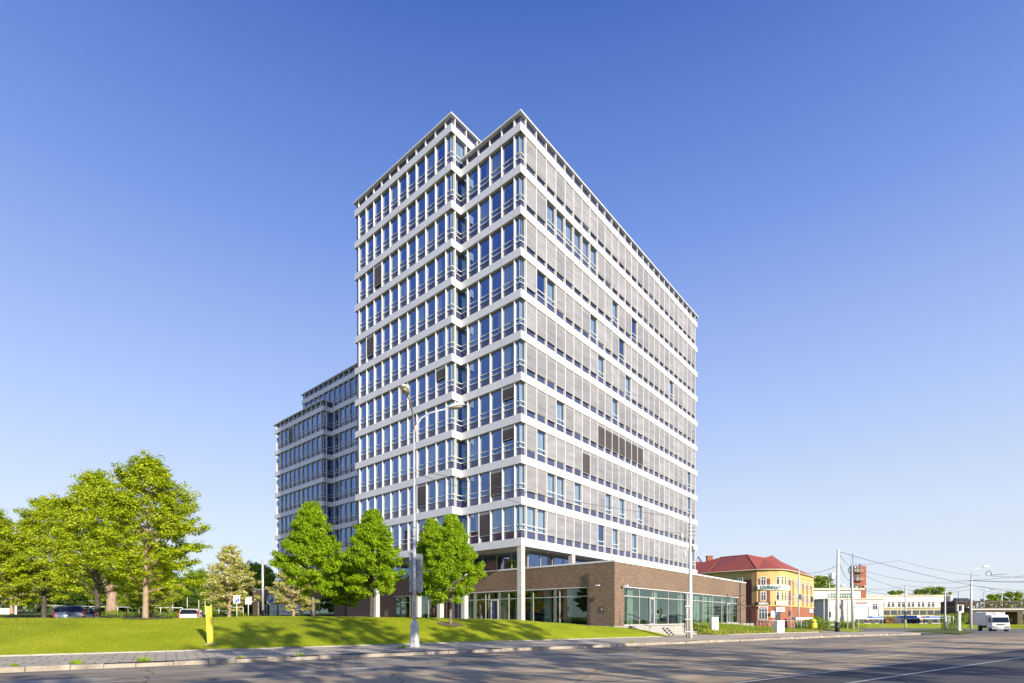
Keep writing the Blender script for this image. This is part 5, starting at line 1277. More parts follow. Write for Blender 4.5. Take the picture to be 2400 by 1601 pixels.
def build_corner_house():
    root = thing('corner_house', 'yellow and maroon corner house with a rounded front, white pharmacy band and red hipped roof', 'building', (0, 0, 0))
    P = [(40.5, 148), (51.6, 136), (59.9, 127), (62.4, 126.5), (65.4, 126.6), (68.0, 128.6), (72.3, 133.2), (88.4, 152)]
    zb, z1, zt = -1.2, 4.7, 13.3
    back = [(74, 168), (58, 160)]
    poly = P + back
    w1 = MB(); w1.prism(poly, zb, z1, M['redbrick'], top=False); w1.build('brick_ground_floor', root)
    w2 = MB(); w2.prism(poly, z1 + .001, zt, M['ochre'], bottom=False); w2.build('wall', root)
    ctr = Vector((66, 145, 0))
    def off(p, d): v = Vector((p[0], p[1], 0)); r = (v - ctr).normalized(); return (p[0] + r.x * d, p[1] + r.y * d)
    c = MB(); c.prism([off(p, .25) for p in poly], 4.55, 4.85, M['ochre']); c.prism([off(p, .5) for p in poly], zt, zt + .22, M['trim']); c.build('cornice', root)
    E_ = [off(p, .75) for p in poly]; ze = zt + .23
    R_ = [(53.5, 147.5, 17.0), (57.6, 143.5, 18.5), (61.6, 136.3, 18.3), (66.4, 136.6, 17.5), (71.5, 142.5, 18.8), (78.5, 152, 18.4), (63, 152, 17.5)]
    r = MB(); ev = [(p[0], p[1], ze) for p in E_]; vs = ev + R_; n = len(ev)
    fs = [(0, 1, n + 1), (0, n + 1, n + 0), (1, 2, n + 2, n + 1), (2, 3, n + 3, n + 2), (3, 4, n + 3), (4, 5, n + 3), (5, 6, n + 4, n + 3), (6, 7, n + 5, n + 4), (7, 8, n + 5), (8, 9, n + 6, n + 5), (9, 0, n + 0, n + 6), (n + 0, n + 1, n + 2, n + 3, n + 4, n + 5, n + 6)]
    r.add(vs, fs, M['roof_red']); rf = r.build('roof', root)
    b = MB()
    for a_, c_ in zip([vs[n + 1], vs[n + 2], vs[2], vs[n + 3], vs[1]], [vs[n + 2], vs[n + 3], vs[n + 2], vs[n + 4], vs[n + 1]]): b.tube([a_, c_], .12, M['roof_red'], 5)
    b.build('ridge_cap', rf)
    b = MB(); b.box(54.4, 55.9, 144.5, 145.6, 16, 18.9, M['redbrick']); b.box(54.3, 56.0, 144.4, 145.7, 18.9, 19.1, M['redbrick']); b.build('chimney', rf)
    g = MB(); g.tube([(p[0], p[1], ze - .05) for p in [off(p, .78) for p in P]], .11, M['trim'], 6); g.build('gutter', root)
    # maroon panels, windows
    L0 = wall_frame(P[1], P[2]); len0 = math.dist(P[1], P[2])
    def panel(Mx, x0, x1, za, zb_, nm='maroon_panel'):
        q = MB(); q.box(x0, x1, -.05, .05, za, zb_, M['maroon']); MB().merge(q, Mx).build(nm, root)
    Lm = wall_frame(P[0], P[1]); lenm = math.dist(P[0], P[1])
    for x in (lenm - 3.6, lenm - .9):
        cross_window(root, Lm, x, 10.8); cross_window(root, Lm, x, 7.05)
    for x in (2.1, 5.0, 8.2):
        for z in (10.8, 7.05): cross_window(root, L0, x, z)
    cross_window(root, L0, 8.2, 2.9, 1.3, 2.4)
    panel(L0, 3.3, 4.2, 4.9, 11.2); panel(L0, 6.0, 7.3, 4.9, 11.2); panel(L0, 9.2, 11.0, 4.9, 11.2)
    b = MB(); b.tube([L0 @ Vector((12.0, -.2, zb)), L0 @ Vector((12.0, -.2, zt))], .10, M['maroon'], 6); b.tube([L0 @ Vector((12.0, -.2, zt)), L0 @ Vector((12.0, -.7, zt + .3))], .09, M['maroon'], 6); b.build('downpipe', root)
    F1 = wall_frame(P[2], P[3]); F2 = wall_frame(P[3], P[4]); F3 = wall_frame(P[4], P[5]); F4 = wall_frame(P[5], P[6]); F5 = wall_frame(P[6], P[7])
    for z in (10.8, 7.05): cross_window(root, F1, 1.5, z); 
    panel(F1, .35, .75, 4.9, 11.3); panel(F1, 2.25, 2.6, 4.9, 11.3); panel(F2, .02, .5, 4.9, 11.3)
    cross_window(root, F1, 1.4, 2.7, 2.0, 2.5, 3)
    for z in (10.9, 7.1):
        cross_window(root, F2, 2.4, z, .85, 1.9, 1); cross_window(root, F3, 1.1, z, .85, 1.9, 1); cross_window(root, F3, 2.7, z, .85, 1.9, 1); cross_window(root, F4, 1.2, z, .8, 1.9, 1); cross_window(root, F4, 4.4, z, .8, 1.9, 1)
    panel(F4, 2.0, 3.4, 4.9, 11.2); panel(F4, 5.2, 6.0, 4.9, 11.2)
    for i in range(9):
        x = 1.3 + 2.6 * i
        for z in (10.6, 7.0): cross_window(root, F5, x, z, .9, 2.2, 1)
        if i % 2: panel(F5, x + .75, x + 1.8, 4.9, 11.0)
    # shop door on the corner, awnings and signs
    d = MB(); d.box(2.0, 3.9 - .9, -.06, .05, zb, 3.0, M['win_dark']); MB().merge(d, F2).build('shop_door', root)
    def band(pts, z0, z1, mat, nm, dd=.35):
        q = MB(); o = [off(p, dd) for p in pts]; i_ = [off(p, .05) for p in pts]; n_ = len(pts)
        q.loft([[(a[0], a[1], z0), (a[0], a[1], z1), (b_[0], b_[1], z1), (b_[0], b_[1], z0)] for a, b_ in zip(o, i_)], mat); return q.build(nm, root)
    cut = [tuple(Vector(P[1]).lerp(Vector(P[2]), .985)), P[2], P[3], P[4], P[5], tuple(Vector(P[5]).lerp(Vector(P[6]), .35))]
    sb = band([P[2], P[3], P[4], P[5], cut[-1]], 8.5, 9.75, M['white'], 'pharmacy_sign')
    o_ = off(P[2], .42); q_ = off(P[4], .42); me = text_mesh('LÉKÁRNA', 1.12, M['teal'], .03, bold=.03); Fm = wall_frame(o_, q_)
    t_ = link('lettering', me, sb); t_.matrix_world = Fm @ Matrix.Translation((2.9, -.5, 9.10)) @ Matrix.Rotation(math.pi / 2, 4, 'X')
    tb = MB(); tb.box(-.1, 2.9, -.5, -.06, 4.95, 5.6, M['dark']); ts = MB().merge(tb, F1).build('tattoo_sign', root)
    t_ = link('lettering', text_mesh('tattoo', .85, M['white'], .03, bold=.045), ts); t_.matrix_world = F1 @ Matrix.Translation((1.4, -.53, 5.27)) @ Matrix.Rotation(math.pi / 2, 4, 'X')
    for Fx, x0, x1, z0, z1, nm, mt in ((F1, .3, 2.5, 4.05, 4.5, 'shop_sign', 'white'), (F2, 1.8, 4.0, 3.2, 4.3, 'shop_sign', 'white'), (F2, 1.9, 3.0, 4.9, 5.8, 'shop_sign', 'white'), (F3, .0, 3.2, 4.9, 5.8, 'shop_sign', 'white'), (F5, 17.5, 22, 3.2, 4.3, 'shop_sign', 'white')):
        q = MB(); q.box(x0, x1, -.32, -.06, z0, z1, M[mt]); so_ = MB().merge(q, Fx).build(nm, root)
        q = MB(); q.box(x0 + .3, x1 - .3, -.335, -.325, (z0 + z1) / 2 - .08, (z0 + z1) / 2 + .08, M['red']); MB().merge(q, Fx).build('sign_stripe', so_)
    q = MB(); q.box(.6, 1.7, -1.0, -.1, 2.5, 3.0, M['bus_blue']); MB().merge(q, F2).build('awning', root)
    # house behind with a red roof and a blue topped white gable
    root2 = thing('red_roof_house', 'red roofed house partly hidden between the office tower and the yellow corner house', 'house', (0, 0, 0))
    b = MB(); b.prism([(38, 152), (52, 142), (60, 152), (46, 164)], -1, 13.0, M['ochre']); b.build('wall', root2)
    b = MB(); e = [(37.5, 151.5, 13.1), (52, 141.3, 13.1), (61, 152, 13.1), (46, 165, 13.1), (47.5, 157, 18.0), (55.5, 151, 18.2)]; b.add(e, [(0, 1, 5, 4), (1, 2, 5), (2, 3, 4, 5), (3, 0, 4), (3, 2, 1, 0)], M['roof_red']); b.build('roof', root2)
    root3 = thing('white_gable_house', 'white gabled house with blue roof edge peeking over the red roofs', 'house', (0, 0, 0))
    b = MB(); b.add([(66, 190, 0), (69.5, 188, 0), (69.5, 188, 20.2), (67.7, 189, 24.2), (66, 190, 20.2), (69, 196, 0), (72.5, 194, 0), (72.5, 194, 20.2), (70.7, 195, 24.2), (69, 196, 20.2)], [(0, 1, 2, 3, 4), (9, 8, 7, 6, 5), (1, 6, 7, 2), (5, 0, 4, 9)], M['plaster_w']); b.build('wall', root3)
    b = MB(); b.add([(65.8, 189.8, 20.1), (67.7, 188.8, 24.4), (70.7, 195, 24.4), (68.8, 196.2, 20.1), (69.8, 187.7, 20.1), (72.7, 193.9, 20.1)], [(0, 1, 2, 3), (1, 4, 5, 2)], M['bus_blue']); b.build('roof', root3)
def simple_house(name, label, boxes, windows, cat='building', extra=None):
    """boxes: (part, x0,x1,y0,y1,z0,z1,mat); windows on faces looking at -y: (x, y, z, w, h, panes)"""
    root = thing(name, label, cat, (0, 0, 0))
    for nm, x0, x1, y0, y1, z0, z1, m in boxes:
        b = MB(); b.box(x0, x1, y0, y1, z0, z1, M[m]); b.build(nm, root)
    for x, y, z, w, h, pn in windows: cross_window(root, Matrix.Translation((0, y, 0)), x, z, w, h, pn, 'plaster_w')
    return root
M['green_glass'] = flat('green_factory_glass', (.10, .20, .14), .2, var=.35, vscale=1)
def build_depot():
    r = simple_house('white_villa', 'white flat-roofed two part building with a green window band beside the brick tower', [('wall', 95.5, 111.5, 166, 178, -1.5, 10.6, 'plaster_w'), ('roof_edge', 94.5, 112.3, 165.2, 179, 10.61, 11.2, 'trim'), ('front_wing', 96.5, 113.4, 158.5, 165.9, -1.5, 7.3, 'plaster_w'), ('roof_edge', 96.0, 113.9, 158, 165.8, 7.31, 7.7, 'trim')],
                     [(99.6, 158.45, 5.3, 1.7, 1.5, 2), (103.5, 158.45, 5.3, 1.5, 1.4, 2), (110.8, 158.45, 5.2, 1.6, 1.7, 2), (100, 158.45, 1.4, 1.7, 1.5, 2), (104, 158.45, 1.4, 1.5, 1.5, 2)])
    for x0, x1 in ((101.2, 103.9), (104.4, 108.4)):
        b = MB(); b.box(x0, x1, 165.9, 166.05, 8.1, 9.6, M['green_glass']); o = b.build('window', r); f = MB()
        for k in range(6): xx = x0 + (x1 - x0) * k / 5; f.box(xx - .04, xx + .04, 165.8, 165.895, 8.1, 9.6, M['steel'])
        f.box(x0, x1, 165.81, 165.89, 8.8, 8.88, M['steel']); f.build('window_frame', o)
    b = MB(); b.box(101.5, 108.5, 158.2, 158.45, 6.2, 6.45, M['roof_red']); b.build('canopy', r)
    r = thing('brick_tower', 'slim orange brick tower with three balconies and antennas on its flat roof', 'tower', (0, 0, 0))
    b = MB(); b.box(114.7, 118.7, 174, 176.2, -1.5, 19.2, M['redbrick']); b.build('wall', r)
    for z in (18.0, 15.2, 11.9):
        b = MB(); b.box(115.0, 116.6, 173.9, 174.05, z - .9, z + 1.0, M['win_dark']); o = b.build('window', r); b = MB(); b.box(115.75, 115.85, 173.84, 173.895, z - .9, z + 1.0, M['white']); b.build('window_frame', o)
        b = MB(); b.box(114.6, 117.2, 172.9, 173.95, z - 1.25, z - 1.05, M['rust']); 
        for x in np.arange(114.7, 117.2, .4): b.box(x - .03, x + .03, 172.95, 173.0, z - 1.05, z - .25, M['trim'])
        b.box(114.6, 117.2, 172.93, 173.01, z - .25, z - .18, M['trim']); b.build('balcony', r)
    b = MB(); b.tube([(116.3, 175.5, 19.2), (116.3, 175.5, 21.9)], .06, M['steel'], 5); b.tube([(114.9, 176, 19.2), (114.9, 176, 22.5)], .05, M['steel'], 5); b.build('antenna', r)
    b = MB(); b.box(117.3, 117.9, 175, 175.6, 19.2, 20.0, M['bus_blue']); b.build('roof_box', r)
    for (x, z) in ((117.9, 12.2), (114.9, 12.0), (114.6, 17.5), (114.6, 18.6)):
        b = MB(); b.lathe([(.02, 0), (.30, .05), (.42, .14)], M['white'], 12); o = b.build('dish', r); o.location = (x, 173.6, z); o.rotation_euler = (R(80), 0, R(15))
    r = simple_house('depot_hall', 'long white two storey hall with paired cross windows behind the blue buses', [('wall', 127, 158, 190, 205, -1.5, 9.7, 'plaster_w'), ('roof_edge', 126.6, 158.4, 189.6, 205.4, 9.71, 10.15, 'trim')],
                     [(130.6 + 3.66 * i + d, 189.95, 6.7, 1.15, 1.9, 1) for i in range(7) for d in (0, 1.5)])
    r = thing('depot_annex', 'low cream annex with a long window band in front of the white hall', 'building', (0, 0, 0))
    b = MB(); b.box(118.8, 151, 178, 188, 2.2, 4.9, M['cream_wall']); b.build('wall', r); b = MB(); b.box(118.8, 151, 178.001, 188, -1.6, 2.199, M['redbrick']); b.build('brick_base', r)
    b = MB(); b.box(118.5, 151.4, 177.6, 188.3, 4.901, 5.25, M['cream_wall']); b.build('roof_edge', r)
    for i in range(12):
        x = 121 + 2.5 * i; b = MB(); b.box(x - 1.0, x + 1.0, 177.9, 178.02, 2.8, 4.3, M['win_dark']); o = b.build('window', r); b = MB()
        for z in (2.8, 3.3, 3.8, 4.25): b.box(x - 1.2, x + 1.2, 177.82, 177.895, z, z + .07, M['rust'])
        b.build('window_frame', o)
    # trees over the roofs
    tr = make_tree(61, 9, 2, 4.2, round_, LEAF['far'], M['bark'], 30, (.1, .9), .5, .7, .2, .8, 16, twig=1.2)
    for u, Y, top, w_, lab in ((2098, 230, 1389, 1.0, 'small olive tree crown left above the white hall roof'), (2160, 240, 1386, 1.2, 'green tree crown above the middle of the white hall roof'), (2195, 240, 1382, 1.3, 'widest green tree crown above the right end of the white hall'), (1928, 215, 1357, 1.5, 'green tree crown above the white villa roof'), (2330, 190, 1398, .9, 'sparse tree behind the bridge'), (2372, 200, 1394, 1.1, 'loose tree behind the bridge at the right edge')):
        g = at(u, 1460, Y); ht = at(u, top, Y).z; place_tree('background_tree', tr, lab, (g.x, g.y, ht - 9 * w_), u, (w_, w_, w_))
    # shrubs
    for cx, cy, rx, h, lab, nm in ((88, 104, 4.2, 3.0, 'rounded green shrub left of the traffic signal island', 'shrub'), (92.6, 158, 2, 3, 'dark green hedge between the white villa and the white slab', 'shrub'), (111.5, 152, 4, 3.4, 'green bush behind the first bus', 'shrub'), (121, 116, 7, 2.6, 'ivy covered bank beneath the bridge at the right edge', 'shrub'), (68.5, 106, 3, 1.3, 'reddish low shrub before the corner house', 'shrub'), (58.5, 100, 4.5, 1.6, 'olive shrubs behind the bicycle stands', 'shrub')):
        rg = np.random.default_rng(int(cx)); K = 90; c = np.c_[cx + rg.normal(0, rx * .4, K), cy + rg.normal(0, 1.0, K), terr(cx, cy) + rg.random(K) * h]
        o = link(nm, leaves(nm, c, [.7] * K, np.array([40] * K), .22, LEAF['far'], rg, .8)); tag(o, lab, 'shrub')
    # memorial slab and small street things
    p = at(1987, 1464, 118); b = MB(); b.box(-1.35, 1.35, -.5, .5, -.3, 6.3, M['plaster_w']); o = b.build('white_slab', bevel=.05); o.location = tp(p.x, p.y); tag(o, 'tall plain white slab standing behind the leaning concrete pole', 'slab')
def build_bus(label, x0, L, y, z, rz=0):
    t = thing('bus', label, 'bus', (x0, y, z), rz, 'blue and cream buses behind the verge'); W = 2.5; H = 2.75
    b = MB(); b.box(0, L, 0, W, .35, 1.25, M['bus_cream']); b.box(.02, L - .02, .02, W - .02, 1.25, H - .35, M['bus_cream']); b.build('body', t, bevel=.05)
    b = MB(); b.box(-.01, L + .01, -.01, W + .01, H - .35, H - .12, M['white']); b.build('stripe', t)
    b = MB(); b.loft([[(0, 0, H - .12), (L, 0, H - .12), (L, W, H - .12), (0, W, H - .12)], [(.25, .2, H + .12), (L - .25, .2, H + .12), (L - .25, W - .2, H + .12), (.25, W - .2, H + .12)]], M['bus_blue']); b.build('roof', t)
    b = MB(); b.loft([[(.6, .4, H + .1), (L * .45, .4, H + .1), (L * .45, W - .4, H + .1), (.6, W - .4, H + .1)], [(.9, .5, H + .55), (L * .40, .5, H + .55), (L * .40, W - .5, H + .55), (.9, W - .5, H + .55)]], M['bus_blue']); b.build('roof_pod', t)
    b = MB(); b.loft([[(L * .6, .4, H + .1), (L * .9, .4, H + .1), (L * .9, W - .4, H + .1), (L * .6, W - .4, H + .1)], [(L * .64, .5, H + .42), (L * .86, .5, H + .42), (L * .86, W - .5, H + .42), (L * .64, W - .5, H + .42)]], M['bus_blue']); b.build('roof_pod', t)
    k = int(L / 1.5)
    for i in range(k):
        x = .35 + (L - .7) * i / k; b = MB(); b.box(x, x + (L - .7) / k - .12, -.03, .0, 1.25, H - .42, M['win_dark']); b.build('window', t)
    for x in (L * .22, L * .55, L * .86):
        b = MB(); b.box(x, x + 1.1, -.045, -.031, .42, H - .45, M['dark']); b.build('door', t)
    b = MB(); b.box(L * .40, L * .40 + .9, -.05, -.035, H - .72, H - .45, M['orange']); b.build('destination_display', t)
    for x in (L * .14, L * .47, L * .80):
        b = MB(); b.tube([(x, -.02, .45), (x, .3, .45)], .45, M['rubber'], 16); b.build('wheel', t)
def build_truck():
    p = gnd(2336, 1480); p = Vector((p.x, p.y, p.z)); g = road_z(p.x, p.y)
    t = thing('box_truck', 'white box truck with orange roof beacons driving towards the junction', 'truck', (p.x, p.y, g), R(-113))
    b = MB()
    b.loft([[(-.35, -1.05, .55), (-.35, 1.05, .55), (-.35, 1.05, 2.42), (-.35, -1.05, 2.42)], [(.95, -1.05, .55), (.95, 1.05, .55), (.80, .98, 2.40), (.80, -.98, 2.40)], [(1.22, -1.06, .50), (1.22, 1.06, .50), (.98, .95, 2.20), (.98, -.95, 2.20)], [(1.36, -1.02, .50), (1.36, 1.02, .50), (1.28, .98, 1.35), (1.28, -.98, 1.35)]], M['white']); b.build('cab', t, bevel=.04)
    b = MB(); b.add([(1.325, -.93, 1.33), (1.325, .93, 1.33), (1.075, .86, 2.05), (1.075, -.86, 2.05)], [(0, 1, 2, 3)], M['glass_dark']); o = b.build('windscreen', t); o.location.x = .03
    for s in (-1, 1):
        b = MB(); b.add([(.2, s * 1.065, 1.35), (.95, s * 1.065, 1.35), (.85, s * 1.04, 2.05), (.2, s * 1.04, 2.05)], [(0, 1, 2, 3)], M['glass_dark']); b.build('side_window', t)
        b = MB(); b.box(1.05, 1.20, s * 1.22 - .07, s * 1.22 + .07, 1.45, 1.95, M['dark']); b.tube([(1.1, s * 1.05, 1.85), (1.12, s * 1.22, 1.9)], .02, M['dark'], 5); b.build('mirror', t)
        b = MB(); b.box(1.36, 1.42, s * .72 - .2, s * .72 + .2, .62, .78, M['lens']); b.build('headlight', t)
        b = MB(); b.lathe([(.10, 0), (.11, .08), (.06, .17)], M['orange'], 10); o = b.build('beacon', t); o.location = (.1, s * .8, 2.78)
        for x in (.55, -3.0):
            b = MB(); b.tube([(x, s * .72, .42), (x, s * 1.03, .42)], .42, M['rubber'], 18); w_ = b.build('wheel', t); b = MB(); b.tube([(x, s * 1.031, .42), (x, s * 1.045, .42)], .2, M['steel'], 12); b.build('hub', w_)
    b = MB(); b.box(1.30, 1.46, -1.06, 1.06, .34, .60, M['steel']); b.build('bumper', t); b = MB(); b.box(1.465, 1.475, -.28, .28, .40, .52, M['white']); b.build('number_plate', t)
    b = MB(); b.loft([[(1.35, -.5, 1.06), (1.35, .5, 1.06), (1.37, .35, .98), (1.37, -.35, .98)], [(1.39, -.55, 1.08), (1.39, .55, 1.08), (1.40, .35, .96), (1.40, -.35, .96)]], M['dark']); b.build('grille', t)
    b = MB(); b.box(-4.6, -.42, -1.1, 1.1, .85, 2.78, M['white']); bx = b.build('cargo_box', t, bevel=.03)
    for x in (-1.5, -2.1): b = MB(); b.box(x - .22, x + .22, 1.101, 1.115, 1.75, 2.35, M['win_dark']); b.build('box_window', bx)
    b = MB(); b.box(-4.5, 1.0, -.5, .5, .45, .84, M['dark']); b.build('chassis', t)
def pole_thing(name, label, p, h, r0, r1, mat='pole_w', cat='pole', lean=0.0, extra=None, group=None):
    t = thing(name, label, cat, p, 0, group); b = MB(); b.tube([(0, 0, -.1), (lean * .5, 0, h * .5), (lean, 0, h)], [r0, (r0 + r1) / 2, r1], M[mat], 10); b.build('pole', t)
    for nm, mb in (extra or []): mb.build(nm, t)
    return t
def build_poles():
    g = lambda u, v, Y: Vector((at(u, v, Y).x, at(u, v, Y).y, terr(at(u, v, Y).x, at(u, v, Y).y)))
    zt = lambda u, v, Y: at(u, v, Y).z
    a = g(1962, 1482, 53); h = zt(1963, 1288, 53) - a.z
    e = []; b = MB(); b.box(-.62, -.30, -.15, .15, h - 3.0, h - 2.4, M['pole']); b.tube([(-.3, 0, h - 2.7), (-.05, 0, h - 2.7)], .03, M['dark'], 5); e.append(('junction_box', b))
    b = MB(); b.tube([(.15, 0, h - 3.75), (.35, -.05, h - 3.7)], .05, M['dark'], 6); b.loft([[(.35 + k * .38, .0 - .05 + (.06 + .08 * k) * math.cos(q), h - 3.68 + (.06 + .08 * k) * math.sin(q)) for q in [2 * math.pi * j / 10 for j in range(10)]] for k in (0, 1)], M['white'], True); e.append(('loudspeaker', b))
    b = MB(); b.tube([(0, 0, -.05), (0, 0, 1.0)], [.215, .20], M['dark'], 12); e.append(('sleeve', b))
    A = pole_thing('concrete_pole', 'tall pale concrete pole with a loudspeaker and box at the grass corner', a, h, .20, .12, 'pole_w', 'pole', .08, e)
    c = g(1999, 1469, 84); h2 = zt(1994, 1325, 84) - c.z
    e = []; b = MB(); b.tube([(-.02, 0, h2), (-.05, 0, h2 + 1.9)], .035, M['dark'], 6); e.append(('antenna', b))
    b = MB(); b.tube([(-.42 + .3 * math.cos(q), .0, h2 - .8 + .5 * math.sin(q)) for q in np.linspace(0, 6.2, 14)], .06, M['dark'], 5); e.append(('cable_loop', b))
    b = MB(); b.tube([(-.9, 0, 0), (-.75, 0, 5.5)], .09, M['trim'], 6); e.append(('cable_duct', b))
    pole_thing('tram_pole', 'pole with dark cable loops and antenna before the orange brick tower', c, h2, .24, .15, 'pole', 'pole', -.2, e)
    pts = {}
    for key, (u, vb, vt, Y, r, lab) in dict(p5=(2122, 1466, 1372, 112, .19, 'grey pole with a dark sleeve in front of the second bus'), p6=(2215, 1472, 1386, 82, .12, 'pale pole beside the lattice frame on the verge'), a1=(2111, 1446, 1399, 152, .12, 'thin pale pole behind the second bus, left of the sleeved pole'), a2=(2136, 1446, 1399, 152, .12, 'thin pale pole behind the second bus, right of the sleeved pole'),
                                          a3=(1931, 1461, 1394, 112, .11, 'thin pale pole before the left end of the white villa'), a5=(1872, 1441, 1331, 116, .16, 'grey pole standing before the rounded front of the corner house'), a6=(2012, 1474, 1440, 84, .05, 'thin short sign pole on the verge right of the antenna pole'), a7=(2069, 1468, 1446, 110, .06, 'thin short pole on the verge before the first bus'), a8=(2201, 1470, 1446, 98, .06, 'thin short pole on the verge left of the lattice frame')).items():
        q = g(u, vb, Y); hh = zt(u, vt, Y) - q.z; ex = []
        if key == 'p5': b = MB(); b.tube([(0, 0, 1.9), (0, 0, 3.7)], .23, M['navy'], 10); ex.append(('sleeve', b))
        if key == 'a3': pass
        pole_thing('street_pole', lab, q, hh, r, r * .75, 'pole_w', 'pole', 0, ex); pts[key] = Vector((q.x, q.y, q.z + hh))
    q = g(1944, 1459, 112); hh = zt(1944, 1367, 112) - q.z; b = MB(); b.tube([(0, 0, hh), (-.1, 0, hh + 1.0), (-.5, 0, hh + 1.6)], .05, M['pole'], 6); b.box(-.95, -.45, -.12, .12, hh + 1.52, hh + 1.7, M['pole'])
    tl = MB(); tl.box(-.18, .18, -.35, -.1, 2.3, 3.5, M['dark']); pole_thing('junction_lamp', 'pole with a small lamp head and traffic light before the white villa', q, hh, .13, .08, 'pole_w', 'street lamp', 0, [('lamp_arm', b), ('traffic_light', tl)])
    # lamp on the island's far side
    q = g(2276, 1467, 100); hh = zt(2276, 1356, 100) - q.z; b = MB(); b.tube([(0, 0, hh), (0, 0, hh + 1.0), (.25, 0, hh + 1.5), (1.0, 0, hh + 1.85), (2.5, 0, hh + 2.3)], .065, M['pole'], 7); hd = MB(); hd.box(2.3, 3.3, -.15, .15, hh + 2.22, hh + 2.42, M['pole']); bx = MB(); bx.box(.15, .45, -.15, .15, 2.6, 3.2, M['dark'])
    pole_thing('street_lamp', 'single-armed grey street lamp behind the white box truck', q, hh, .20, .14, 'pole_w', 'street lamp', 0, [('lamp_arm', b), ('lamp_head', hd), ('box', bx)]); pts['L'] = Vector((q.x, q.y, q.z + hh))
    q = g(2306, 1440, 150); hh = zt(2306, 1388, 150) - q.z; b = MB(); b.tube([(0, 0, hh), (.1, 0, hh + .6), (2.6, 0, hh + .8)], .06, M['pole'], 6); hd = MB(); hd.box(1.9, 2.9, -.15, .15, hh + .72, hh + .9, M['dark']); pole_thing('street_lamp', 'distant street lamp with a level arm above the bridge', q, hh, .15, .1, 'pole', 'street lamp', 0, [('lamp_arm', b), ('lamp_head', hd)])
    q = g(2348, 1440, 135); pole_thing('street_pole', 'thin white pole rising above the bridge truss', q, zt(2348, 1394, 135) - q.z, .13, .12, 'white')
    # signal cabinet on the island
    q = gnd(2248, 1481); t = thing('traffic_signal', 'grey traffic signal post with cabinets and a dark lamp head on the grass island', 'traffic signal', (q.x, q.y, road_z(q.x, q.y) + .1))
    b = MB(); b.box(-.16, .16, -.12, .12, 0, 3.0, M['pole']); b.build('post', t, bevel=.02); b = MB(); b.box(-.2, .5, -.16, .16, 2.5, 3.55, M['pole_w']); b.build('cabinet', t, bevel=.02); b = MB(); b.box(-.38, -.21, -.2, .12, 2.7, 3.6, M['pole_w']); b.build('cabinet', t)
    b = MB(); b.box(-.15, .12, -.34, -.17, 2.75, 3.5, M['dark']); hd = b.build('signal_head', t)
    for z in (2.88, 3.12, 3.36): b = MB(); b.tube([(-.02, -.345, z), (-.02, -.36, z)], .09, M['glass_dark'], 10); b.build('signal_lens', hd)
    b = MB(); b.box(-.25, .25, -.2, .2, 0, .16, M['edging']); b.build('foot', t); b = MB(); b.tube([(-.1, 0, 3.55), (-.15, 0, 5.35)], .03, M['dark'], 5); b.build('riser', t)
    # lattice frame
    q = g(2226, 1474, 80); t = thing('lattice_frame', 'white steel lattice frame standing on the verge by the pale pole', 'frame', q); b = MB()
    for x in (-.55, .0, .55): b.tube([(x, 0, 0), (x, 0, 2.3)], .05, M['white'], 6)
    for z in np.arange(.1, 2.2, .45): b.tube([(-.55, 0, z), (0, 0, z + .4)], .03, M['white'], 5)
    b.build('lattice', t)
    # signals by the corner house
    q = g(1853, 1463, 98); t = thing('signal_mast', 'curved white signal mast with its arm reaching over the side street', 'traffic signal', q); b = MB(); b.tube([(0, 0, 0), (0, 0, 5.2), (.25, 0, 5.9), (.9, 0, 6.2), (2.3, -.1, 6.3)], [.11, .09, .08, .07, .06], M['pole_w'], 8); b.build('mast', t)
    for x, y_, z in ((1.75, -.1, 6.0), (4.6, 1, 5.6), (-.25, -.1, 2.9)): b = MB(); b.box(x - .16, x + .16, y_ - .2, y_ + .1, z - .55, z + .45, M['dark']); b.build('signal_head', t)
    b = MB(); b.tube([(2.3, -.1, 6.3), (4.6, .9, 6.35)], .04, M['pole_w'], 5); b.build('arm', t)
    # shelter, containers, board
    q = g(1879, 1466, 104); t = thing('bin_shelter', 'grey flat-roofed bin shelter with green containers inside', 'shelter', q, .1); b = MB(); b.box(-1.8, 1.8, -.8, .8, 1.75, 2.2, M['pole']); b.build('roof', t)
    for x in (-1.65, -.55, .55, 1.65): b = MB(); b.box(x - .05, x + .05, -.75, -.65, 0, 1.75, M['steel']); b.build('post', t)
    for x in (-.6, .55): b = MB(); b.box(x - .5, x + .5, -.3, .5, .05, 1.25, M['green_bin']); b.build('container', t, bevel=.05)
    q = g(1905, 1470, 94); t = thing('recycling_container', 'yellow-green bell shaped recycling container beside the bin shelter', 'container', q); b = MB(); b.lathe([(.68, 0), (.72, .3), (.70, 1.1), (.58, 1.6), (.30, 1.85), (.12, 1.9)], M['lime'], 18); b.build('shell', t)
    for x in (-.25, .25): b = MB(); b.box(x - .13, x + .13, -.72, -.60, 1.15, 1.4, M['dark']); b.build('slot', t)
    q = g(1811, 1468, 88); t = thing('notice_board', 'white notice board on two thin posts beside the end of the brick block', 'notice board', q); b = MB(); b.box(-.34, .34, -.03, .03, 2.0, 3.1, M['white']); b.build('board', t)
    for x in (-.6, .1): b = MB(); b.tube([(x, .05, 0), (x, .05, 2.1 if x > 0 else 1.1)], .04, M['pole_w'], 6); b.build('post', t)
    q0, q1 = g(1774, 1462, 96), g(1900, 1462, 100); t = thing('low_fence', 'low grey railing with mesh running before the corner house', 'fence', (0, 0, 0)); n = 16
    b = MB(); b.tube([q0 + Vector((0, 0, 1.5)), q1 + Vector((0, 0, 1.5))], .05, M['pole'], 6); b.build('rail', t); pb = MB(); pb.tube([(0, 0, 0), (0, 0, 1.5)], .035, M['pole'], 5); pm_ = pb.mesh('post')
    for i in range(n + 1): link('post', pm_, t, q0 + (q1 - q0) * i / n)
